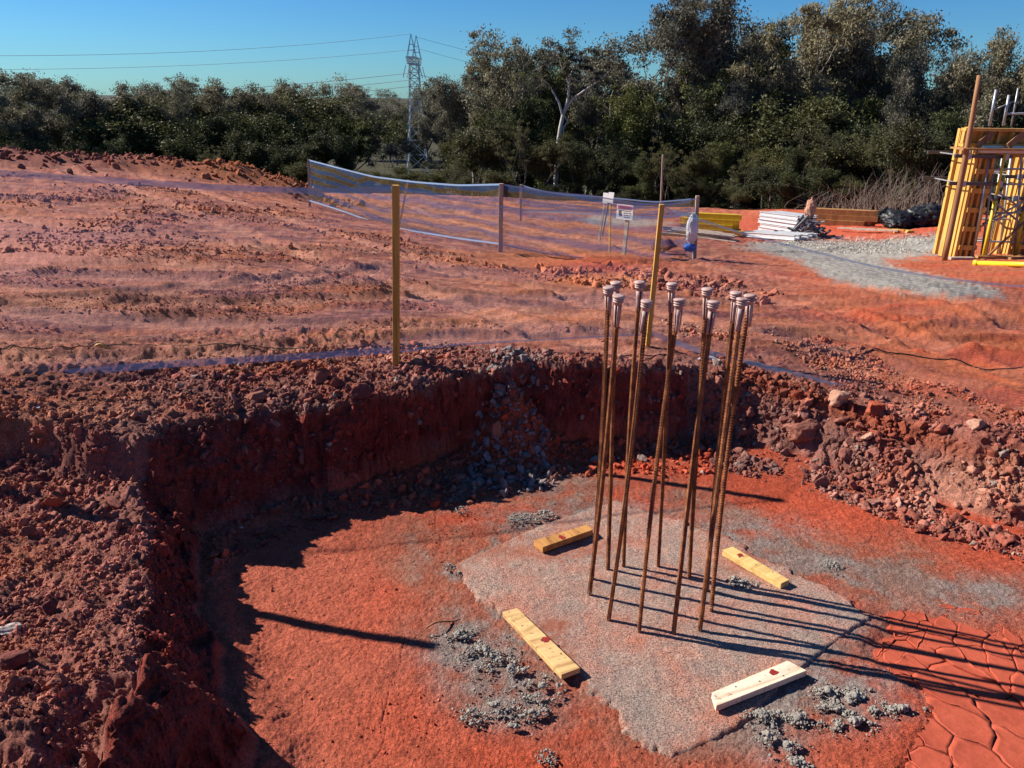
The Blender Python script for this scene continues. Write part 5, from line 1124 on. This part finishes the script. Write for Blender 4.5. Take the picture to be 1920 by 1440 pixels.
def wire(p, q, sag, label, r=.055, group="overhead power lines"):
    p = np.array(p, float); q = np.array(q, float); mb = MB(); pts = [tuple((q - p) * t - np.array([0, 0, 4 * sag * t * (1 - t)])) for t in np.linspace(0, 1, 25)]; mb.tube(pts, r, 5, False); o = mb.build("power_line", M_pylon, None, True); o.location = tuple(p); tag(o, label, "power line", group)
    return o
EW = [(np.array([po[0], po[1] - 2.6, po[2] + pH])), (np.array([po[0], po[1] + 3.2, po[2] + pH * 1.01]))]
wire(EW[0], Pd(-330, 100, 96), 1.1, "topmost power line running left from the pylon", .021); wire(Pd(783, 92, 119), Pd(-330, 128, 108), 1.0, "second power line from the top running left", .021)
for k, (v0, u1, v1, lb) in enumerate(((137, -300, 196, "upper conductor running left from the pylon, just over the trees"), (150, -300, 208, "middle conductor running left from the pylon behind the tree tops"), (162, -300, 222, "lowest conductor running left from the pylon behind the tree tops"))): wire(Pd(769, v0, 118 + k * 3), Pd(u1, v1, 112), .8, lb, .036)
wire(Pd(779, 69, 118), Pd(1500, 178, 170), 2.2, "topmost power line falling right from the pylon", .021); wire(Pd(787, 92, 121), Pd(1500, 205, 172), 2.2, "second power line from the top falling right", .021)
for k, (v0, lb) in enumerate(((141, "upper conductor falling right from the pylon toward the tall trees"), (152, "middle conductor falling right from the pylon toward the tall trees"), (163, "lowest conductor falling right from the pylon toward the tall trees"))): wire(Pd(789, v0, 119 + k * 3), Pd(1500, 262 + 9 * k, 165), 1.4, lb, .036)

# ------------------------------------------------------------------ trees
def leaf_mat():
    m, nt, b = newmat("foliage", .62, .22); at = N(nt, "ShaderNodeAttribute", attribute_name="leafcol"); oi = N(nt, "ShaderNodeObjectInfo")
    r = ramp(nt, oi.outputs['Random'], [(0, (.55, .60, .66)), (.35, (.9, .9, .92)), (.7, (1.1, 1.07, .95)), (1, (1.28, 1.2, .95))]); c = mixc(nt, 'MULTIPLY', 1., at.outputs['Color'], r.outputs[0]); nt.links.new(c, b.inputs['Base Color'])
    tl = N(nt, "ShaderNodeBsdfTranslucent"); nt.links.new(c, tl.inputs[0]); ms = N(nt, "ShaderNodeMixShader"); ms.inputs[0].default_value = .25; nt.links.new(b.outputs[0], ms.inputs[1]); nt.links.new(tl.outputs[0], ms.inputs[2]); nt.links.new(ms.outputs[0], nt.nodes["Material Output"].inputs[0]); return m
M_leaf = leaf_mat(); M_bark = rock_material("bark", (.14, .12, .10), (.32, .28, .24), 6); M_barkw = rock_material("pale_bark", (.34, .32, .28), (.50, .47, .42), 6); M_barkd = rock_material("dark_bark", (.045, .037, .03), (.09, .075, .06), 6); M_twig = rock_material("dry_twig", (.16, .13, .10), (.26, .22, .18), 6)
def grow(r, Ht, forks, spread, trunk=.35, r0=.16, levels=3, lean=0., up=.55):
    """returns tubes [(pts, radii)] and tips"""
    tubes = []; tips = []
    def seg(p, d, L, rad, lv):
        n = 5; pts = [p]; q = p.copy(); dd = d.copy()
        for _ in range(n):
            dd = dd + r.normal(0, .10 + .03 * lv, 3) + np.array([0, 0, .05 * up]); dd /= np.linalg.norm(dd); q = q + dd * L / n; pts.append(q.copy())
        rr = np.linspace(rad, rad * .62, n + 1); tubes.append((pts, rr))
        if lv >= levels: tips.append((pts[-1], dd)); tips.append((pts[3], dd)); return
        if lv > 0: tips.append((pts[-1], dd))
        k = forks if lv else forks + 1; a0 = r.uniform(0, 6.28)
        for i in range(k):
            a = a0 + 2 * PI * i / k + r.normal(0, .3); sp = spread * r.uniform(.6, 1.3); nd = dd * math.cos(sp) + np.array([math.cos(a), math.sin(a), 0]) * math.sin(sp) + np.array([0, 0, .12 * up]); nd /= np.linalg.norm(nd)
            at_ = pts[-1] if i < 2 or lv > 1 else pts[r.integers(2, 5)]
            seg(np.array(at_), nd, L * r.uniform(.55, .85) * (1.15 if lv == 0 else 1), rr[-1] * .75, lv + 1)
    seg(np.zeros(3), np.array([lean, 0, 1.]), Ht * trunk, r0, 0); return tubes, tips
def leaves(r, C, n, L, Wd, droop=.3, cols=((.05, .07, .035), (.08, .10, .05)), shade=None):
    """n leaf diamonds spread around given centres C (k,3) with radii in column 3"""
    k = r.integers(0, len(C), n); P = C[k, :3] + r.normal(0, 1, (n, 3)) * C[k, 3:4] * np.array([1, 1, .75]) * .6
    d = r.normal(0, 1, (n, 3)); d[:, 2] -= droop * 2; d /= np.linalg.norm(d, axis=1)[:, None]; w = np.cross(d, r.normal(0, 1, (n, 3))); w /= np.linalg.norm(w, axis=1)[:, None]
    l = L * r.uniform(.6, 1.3, (n, 1)); ww = Wd * r.uniform(.6, 1.3, (n, 1)); V = np.stack([P - d * l / 2, P + w * ww / 2 - d * l * .05, P + d * l / 2, P - w * ww / 2 - d * l * .05], 1).reshape(-1, 3)
    Fc = np.arange(4 * n).reshape(-1, 4); cl = np.random.default_rng(5).uniform(size=len(C))[k]; t = np.clip(.45 * cl + .55 * r.uniform(size=n), 0, 1)[:, None]
    c = np.array(cols[0]) * (1 - t) + np.array(cols[1]) * t; return V, Fc, np.repeat(c, 4, 0)
def tree_proto(seed, kind):
    r = np.random.default_rng(seed); Ht = 10.
    if kind == 'airy': tubes, tips = grow(r, Ht, 3, .42, .36, .15, 3, r.normal(0, .08), .8); nl = 21000; L, Wd, dr, cr = .18, .07, .6, .44; cols = ((.085, .08, .05), (.26, .24, .175))
    elif kind == 'feather': tubes, tips = grow(r, Ht, 3, .38, .40, .12, 3, r.normal(0, .1), 1.); nl = 10000; L, Wd, dr, cr = .18, .07, .6, .42; cols = ((.09, .085, .06), (.24, .23, .17))
    elif kind == 'dense': tubes, tips = grow(r, Ht * .8, 4, .72, .26, .17, 3, r.normal(0, .05), .3); nl = 24000; L, Wd, dr, cr = .15, .09, .1, .48; cols = ((.024, .032, .012), (.115, .118, .050))
    elif kind == 'vine': tubes, tips = grow(r, Ht * .8, 2, .25, .45, .14, 2, r.normal(0, .05), .8); nl = 23000; L, Wd, dr, cr = .15, .10, .2, .45; cols = ((.026, .036, .013), (.13, .145, .05))
    elif kind == 'sapling':
        tubes, tips = [], []
        for k in range(6):
            t_, p_ = grow(r, Ht * r.uniform(.55, .95), 2, .35, .62, .06, 2, r.normal(0, .22), 1.); off = np.append(r.normal(0, .7, 2), 0.); tubes += [([q + off for q in a], b * .9) for a, b in t_]; tips += [(a + off, b) for a, b in p_]
        nl = 13000; L, Wd, dr, cr = .15, .09, .2, .42; cols = ((.034, .040, .016), (.15, .145, .06))
    elif kind == 'round': tubes, tips = grow(r, Ht * .85, 4, .55, .24, .14, 3, 0, .5); nl = 24000; L, Wd, dr, cr = .15, .09, .1, .48; cols = ((.026, .033, .012), (.135, .128, .050))
    C = []
    for p, d in tips: C.append((*p, cr * r.uniform(.45, 1.3)))
    if kind in ('airy', 'feather'):
        for p, d in tips[::2]: C.append((p[0] + d[0] * .5, p[1] + d[1] * .5, p[2] - .5, cr * .8))
    if kind == 'vine':     # curtains of creeper hanging down round the stem
        for k in range(46):
            a = r.uniform(0, 6.28); z = r.uniform(.03, .86) * Ht; rr = (.35 + .9 * r.uniform() * (.5 + z / Ht)); x0 = rr * math.cos(a); y0 = rr * math.sin(a)
            for q in range(3): C.append((x0 * (1 - .1 * q), y0 * (1 - .1 * q), max(.2, z - .55 * q), .42))
    if kind in ('dense', 'round'):
        for k in range(20): a = r.uniform(0, 6.28); z = r.uniform(.04, .55) * Ht; rr = r.uniform(.4, 2.1); C.append((rr * math.cos(a), rr * math.sin(a), z, .5))
    C = np.array(C); V, Fc, c = leaves(r, C, nl, L, Wd, dr, cols)
    me = npmesh("crown", V, Fc, False, [M_leaf]); ca = me.color_attributes.new("leafcol", 'FLOAT_COLOR', 'POINT'); ca.data.foreach_set("color", np.c_[c, np.ones(len(c))].astype(np.float32).ravel())
    mb = MB()
    for pts, rr in tubes: mb.tube(pts, list(rr), 6 if rr[0] > .05 else 4, False)
    tm = mb.mesh("trunk", True); tm.materials.append(M_barkd if kind in ('dense', 'round') else M_bark)
    zmax = np.percentile(V[:, 2], 98.5); return tm, me, zmax
PR_ = {}
for kd, sd in (('airy', (11, 12, 13, 14)), ('feather', (21, 22, 23)), ('dense', (31, 32, 33)), ('vine', (41, 42)), ('round', (51, 52)), ('sapling', (61, 62, 63))): PR_[kd] = [tree_proto(s, kd) for s in sd]
def plant(kind, u, vtop, d, label, group=None, idx=None, wf=1., name=None, cat="tree", dz=0.):
    tm, cm, zm = PR_[kind][idx if idx is not None else rng.integers(len(PR_[kind]))]; b = Pd(u, 300, d); z0 = gz(b[0], b[1]) - .1 + dz; zt = Pd(u, vtop, d)[2]; s = max(.15, (zt - z0) / zm)
    e = empty(name or {'airy': 'eucalyptus_tree', 'feather': 'slender_tree', 'dense': 'broadleaf_tree', 'vine': 'vine_covered_tree', 'round': 'bushy_tree', 'sapling': 'young_tree'}[kind], (b[0], b[1], z0), rng.uniform(0, 6.28)); k1, k2 = rng.uniform(.8, 1.2, 2); e.scale = (s * wf * k1, s * wf * k2, s); tag(e, label, cat, group)
    link("trunk", tm, parent=e); link("crown", cm, parent=e); return e
def nth(k):
    n = k + 1; w = ["first", "second", "third", "fourth", "fifth", "sixth", "seventh", "eighth", "ninth", "tenth", "eleventh", "twelfth"]
    return w[k] if k < 12 else "%d%s" % (n, "st" if n % 10 == 1 and n != 11 else "nd" if n % 10 == 2 and n != 12 else "rd" if n % 10 == 3 and n != 13 else "th")
# individually recognisable trees of the tall group
T1 = [('airy', 945, 72, 60, "leaning grey-green tree at the left end of the tall group", 0, 1.1), ('airy', 1000, 105, 62, "thin-crowned tree just left of the pale forked tree", 1, 1.), ('airy', 1150, 60, 64, "broad airy tree right behind the pale forked tree", 2, 1.25),
      ('airy', 1240, 8, 60, "very tall dark-crowned tree over the leaning stake", 3, 1.0), ('airy', 1310, -30, 62, "tallest tree of the group, its top cut off by the frame", 0, .9), ('airy', 1385, 45, 66, "tall sloping-crowned tree right of the tallest one", 1, 1.1),
      ('airy', 1495, 20, 62, "tall open-crowned tree above the aluminium beams", 2, .95), ('airy', 1585, -5, 66, "large full-crowned tree above the long timber stack", 0, 1.1), ('airy', 1650, 22, 64, "large grey tree at the right side of the high group", 3, 1.), 
      ('feather', 1728, 95, 60, "wispy thin tree in the gap left of the formwork", 0, 1.0), ('feather', 1780, 125, 62, "wispy low tree directly behind the left column form", 1, 1.1), ('airy', 1890, 60, 56, "open tree behind the scaffold at the right frame edge", 1, 1.), ('feather', 1945, 20, 58, "tall thin tree cut by the right frame edge", 2, 1.1),
      ('feather', 1050, 118, 70, "faint thin tree behind the pale forked tree", 0, 1.1), ('feather', 1100, 60, 72, "grey thin tree between the forked tree and the broad airy tree", 1, 1.1)]
for k, u, v, d, lb, ix, wf in T1: plant(k, u, v, d, lb, None, ix, wf)
T2 = [('vine', 1170, 175, 55, "tall dark column of creepers right of the pale forked tree", 0, 1.1), ('vine', 1200, 170, 57, "black-green creeper column leaning over a gap in the wood", 1, 1.), ('vine', 1320, 150, 57, "creeper curtain hanging under the tallest tree", 0, 1.2), ('vine', 985, 190, 56, "creeper-clad tree under the thin-crowned tree", 1, 1.2), ('vine', 1420, 185, 57, "creeper-clad tree between the two high groups", 0, 1.),
      ('vine', 1765, 215, 54, "dark creeper-clad stump tree left of the leaning pole", 1, 1.), ('dense', 905, 185, 56, "dark green tree at the left end of the tall wood", 0, 1.1), ('dense', 1060, 230, 55, "dark tree around the foot of the pale forked tree", 1, 1.2), ('dense', 1130, 235, 53, "low dark tree right of the pale forked trunk", 2, 1.1), ('dense', 1240, 225, 55, "dark tree behind the warning sign", 0, 1.2),
      ('dense', 1370, 195, 54, "broad deep-green tree behind the end post", 1, 1.3), ('dense', 1440, 190, 56, "flat-topped green tree over the aluminium beams", 2, 1.3), ('dense', 1520, 150, 56, "layered dark green tree over the clamp heap", 0, 1.5), ('dense', 1610, 200, 54, "dark green tree over the long timber stack", 1, 1.4), ('dense', 1690, 235, 54, "dark tree over the black bundles", 2, 1.2), ('dense', 1830, 200, 56, "dark green tree behind the formwork", 0, 1.2), ('dense', 1910, 170, 58, "dark green tree behind the upper scaffold tubes", 1, 1.2), ('dense', 1960, 200, 52, "green tree beyond the right frame edge", 2, 1.3)]
for k, u, v, d, lb, ix, wf in T2: plant(k, u, v + (40 if k == 'dense' else 0), d, lb, None, ix, wf * (.78 if k == 'dense' else .95))
T3 = [(845, 300, 50, "rounded dark bush right of the pylon foot"), (900, 262, 50, "bright green bush under the left end of the tall wood"), (950, 245, 51, "light green bushy tree left of the small weathered post"), (985, 268, 48, "yellow-green sapling bush behind the small weathered post"), (1030, 285, 49, "bush around the pale trunk foot"), (1085, 292, 48, "dull green bush left of the blank boards"), (1130, 290, 49, "bush behind the pair of blank boards"),
      (1170, 285, 50, "olive bush behind the warning sign"), (1215, 300, 47, "low olive bush left of the leaning stake"), (1262, 285, 48, "yellow-green bush right of the leaning stake"), (1310, 290, 50, "bush right behind the plastic-wrapped post"), (1350, 262, 50, "tall green bush above the yellow beams"), (1395, 275, 49, "bush above the red mound"), (1440, 270, 51, "dark bush above the aluminium beams"), (1490, 285, 49, "olive bush above the clamp heap"), (1540, 290, 50, "olive bush left of the long timber stack"), (1585, 280, 50, "bush above the long timber stack"), (1640, 265, 50, "dull green bush above the scrap heap"), (1690, 262, 49, "tall bush over the black sheeting"), (1735, 270, 47, "bush touching the left column form"), (1790, 300, 48, "bush seen through the scaffold"), (1860, 300, 47, "bush behind the right column form"), (1930, 300, 46, "bush beyond the right edge of the frame")]
for k_, (u, v, d, lb) in enumerate(T3): plant(('sapling', 'round', 'vine')[k_ % 3], u, v - 8 + rng.normal(0, 16), d, lb, None, None, 1.0 + rng.uniform(-.15, .3), "bush", "bush")
for k_, u in enumerate(range(830, 2010, 34)):
    plant(('round', 'dense', 'vine')[rng.integers(3)], u + rng.normal(0, 9), 344 + rng.normal(0, 15), 46.5 + rng.uniform(-.5, 1.5), "low leafy shrub at the foot of the right-hand wood, %s from the left" % nth(k_), "low shrubs along the foot of the wood", None, 1.6, "shrub", "shrub")
for k_, u in enumerate(range(860, 2060, 62)):
    if min(abs(u - 1200), abs(u - 1460), abs(u - 1735)) < 34: continue
    plant('airy' if rng.uniform() < .7 else 'dense', u + rng.normal(0, 12), 150 + rng.normal(0, 26) + 35 * (u < 960), 76 + rng.uniform(-3, 6), "dark tree in the back row of the right-hand wood, %s from the left" % nth(k_), "back row of the right-hand wood", None, 1.2)
# left-hand wood: farther away
sky_l = [(-60, 150), (20, 148), (65, 138), (110, 152), (180, 156), (230, 163), (285, 172), (325, 148), (390, 157), (435, 190), (480, 168), (530, 160), (590, 158), (640, 178), (690, 166), (745, 182), (790, 185), (835, 183), (880, 180)]
nm_l = ["left frame edge", "left frame edge", "highest left crown", "second crown from the left", "third crown from the left", "fourth crown", "gap before the wispy crown", "wispy crown", "crown right of the wispy one", "dip of the left skyline", "crown before the post end", "crown over the end of the spoil berm", "crown over the far left post", "crown right of the far left post", "narrow crown left of the pylon", "crown just left of the pylon", "crown behind the pylon", "crown right of the pylon", "crown touching the tall wood"]
for k, ((u, v), nmx) in enumerate(zip(sky_l, nm_l)):
    kd = 'feather' if k in (7, 14, 15) else ('airy' if k % 3 != 1 else 'airy'); plant(kd, u, v, 84 + rng.uniform(-3, 6) + (66 if k >= 14 else 0), "grey-green tree of the left wood, forming the %s" % (nmx if "crown" in nmx or "gap" in nmx or "dip" in nmx else nmx + (" (outside)" if k == 0 else " skyline")), None, None, 1.35)
for k_, u in enumerate(range(-60, 880, 50)):
    far_ = 66 if u > 680 else 0
    plant(('dense', 'vine', 'feather')[rng.integers(3)], u + rng.normal(0, 9), 228 + rng.normal(0, 24), 80 + far_ + rng.uniform(-3, 3), "dark tree in the middle row of the left wood, %s from the left" % nth(k_), "middle row of the left wood", None, 1.35)
    plant(('round', 'vine', 'sapling', 'sapling')[rng.integers(4)], u + rng.normal(0, 9), 262 + rng.normal(0, 20), 74 + far_ + rng.uniform(-3, 2), "bushy tree in the front row of the left wood, %s from the left" % nth(k_), "front row of the left wood", None, 1.15)
    plant('airy' if rng.uniform() < .5 else 'dense', u + rng.normal(0, 12), 216 + rng.normal(0, 20), 96 + far_ + rng.uniform(-2, 6), "shaded tree in the back row of the left wood, %s from the left" % nth(k_), "back row of the left wood", None, 1.3)
for k_, u in enumerate((560, 602, 640, 680, 722, 758, 805, 838, 872)): plant('round', u + rng.normal(0, 9), 322 + rng.normal(0, 6), 66 + rng.uniform(-3, 2), "low dark bush below the pylon, %s from the left" % nth(k_), "low bushes below the pylon", None, 1.6, "bush", "bush")

MID = "slender tree standing in the shade of the high wood, %s from the left"
for k_, u in enumerate((890, 955, 1020, 1095, 1150, 1262, 1330, 1385, 1420, 1520, 1560, 1625, 1672)): plant(('airy', 'feather', 'vine')[k_ % 3], u + rng.normal(0, 10), 150 + rng.normal(0, 35) - 25 * (u > 1180), 57 + rng.uniform(-1, 6), MID % nth(k_), "slender trees inside the high wood", None, .8)
# pale forked tree with star-shaped leaf rosettes
def forked():
    d = 53.; px = lambda u, v: Pd(u, v, d); b = px(1041, 330); b[2] = gz(b[0], b[1]); e = empty("forked_tree", tuple(b)); tag(e, "pale-barked forked tree with clusters of big drooping leaves", "tree")
    def L(*pts, r0, r1): q = [px(u, v) - b for u, v in pts]; mb.tube([tuple(a) for a in q], list(np.linspace(r0, r1, len(q))), 7, False)
    mb = MB(); t0 = [np.zeros(3)] + [px(u, v) - b for u, v in ((1046, 275), (1051, 238), (1056, 215))]; mb.tube([tuple(a) for a in t0], [.17, .15, .13, .12], 8, False)
    L((1056, 215), (1063, 200), (1075, 185), (1098, 168), (1125, 150), r0=.10, r1=.05); L((1056, 215), (1064, 190), (1067, 160), (1068, 142), r0=.10, r1=.05); L((1055, 218), (1049, 195), (1040, 178), (1030, 160), r0=.08, r1=.045)
    L((1068, 158), (1058, 138), (1052, 122), (1045, 95), r0=.05, r1=.03); L((1068, 145), (1078, 120), (1085, 108), r0=.04, r1=.025); L((1030, 160), (1018, 148), (1012, 130), r0=.04, r1=.03); L((1057, 214), (1064, 228), (1056, 240), (1057, 262), r0=.05, r1=.04); L((1125, 150), (1138, 138), (1150, 125), r0=.045, r1=.03)
    mb.build("trunk", M_barkw, e, True); r = np.random.default_rng(3); V, Fs, c = [], [], []
    for (u, v, n, sp) in ((1045, 85, 5, 9), (1040, 105, 4, 9), (1072, 100, 5, 9), (1085, 110, 6, 10), (1068, 138, 4, 8), (1012, 128, 6, 11), (1018, 148, 5, 10), (1030, 158, 3, 8), (1010, 105, 4, 8), (1060, 118, 3, 7), (1098, 95, 4, 9), (1105, 120, 6, 12), (1150, 122, 5, 10), (1120, 140, 4, 9), (1085, 132, 3, 9)):
        for _ in range(n):
            c0 = px(u + r.normal(0, sp), v + r.normal(0, sp * .8)) - b; c0[1] += r.normal(0, .4)
            for k in range(12):
                a = 2 * PI * k / 12 + r.normal(0, .15); l = r.uniform(.28, .48); dd = np.array([math.cos(a), math.sin(a), r.uniform(-.9, .1)]); dd /= np.linalg.norm(dd); w = np.cross(dd, [0, 0, 1]); w /= np.linalg.norm(w); o = len(V); V += [c0 + dd * .04, c0 + dd * l * .6 + w * .065, c0 + dd * l + np.array([0, 0, -.06]), c0 + dd * l * .6 - w * .065]; Fs.append((o, o + 1, o + 2, o + 3)); cc = np.array([.07, .065, .045]) * r.uniform(.6, 1.6); c += [cc] * 4
    me = npmesh("crown", np.array(V), np.array(Fs), False, [M_leaf]); ca = me.color_attributes.new("leafcol", 'FLOAT_COLOR', 'POINT'); ca.data.foreach_set("color", np.c_[np.array(c), np.ones(len(c))].astype(np.float32).ravel()); link("crown", me, parent=e)
forked()
# dry brush tangle right, left of the formwork
def brush(u, vt, d, n, w, label):
    b = gp(u, 395, d); e = empty("dry_brush", tuple(b)); tag(e, label, "dry brush"); mb = MB(); r = np.random.default_rng(int(u)); zt = Pd(u, vt, d)[2] - b[2]
    for k in range(n):
        x, y = r.normal(0, w, 2) * (1, .4); hh = zt * r.uniform(.4, 1.05); dx = r.normal(0, .9); q = [(x + dx * t * t + r.normal(0, .05), y + r.normal(0, .05), hh * t - .25 * abs(dx) * t * t) for t in np.linspace(0, 1, 6)]; mb.tube(q, [.022, .018, .014, .011, .008, .005], 4, False)
    mb.build("stems", M_twig, e)
brush(1640, 330, 45, 90, 1.3, "tangle of dry stems behind the scrap heap"); brush(1700, 310, 44.5, 110, 1.2, "tangle of dry stems behind the black sheeting"); brush(1560, 350, 45.5, 50, 1., "thin dry stems behind the long timber stack"); brush(1745, 300, 44, 60, .8, "dry stems beside the left column form")
mb = MB()
r = np.random.default_rng(8)
print("objects", len(bpy.data.objects), "tris", sum(len(m.polygons) * 2 for m in bpy.data.meshes))
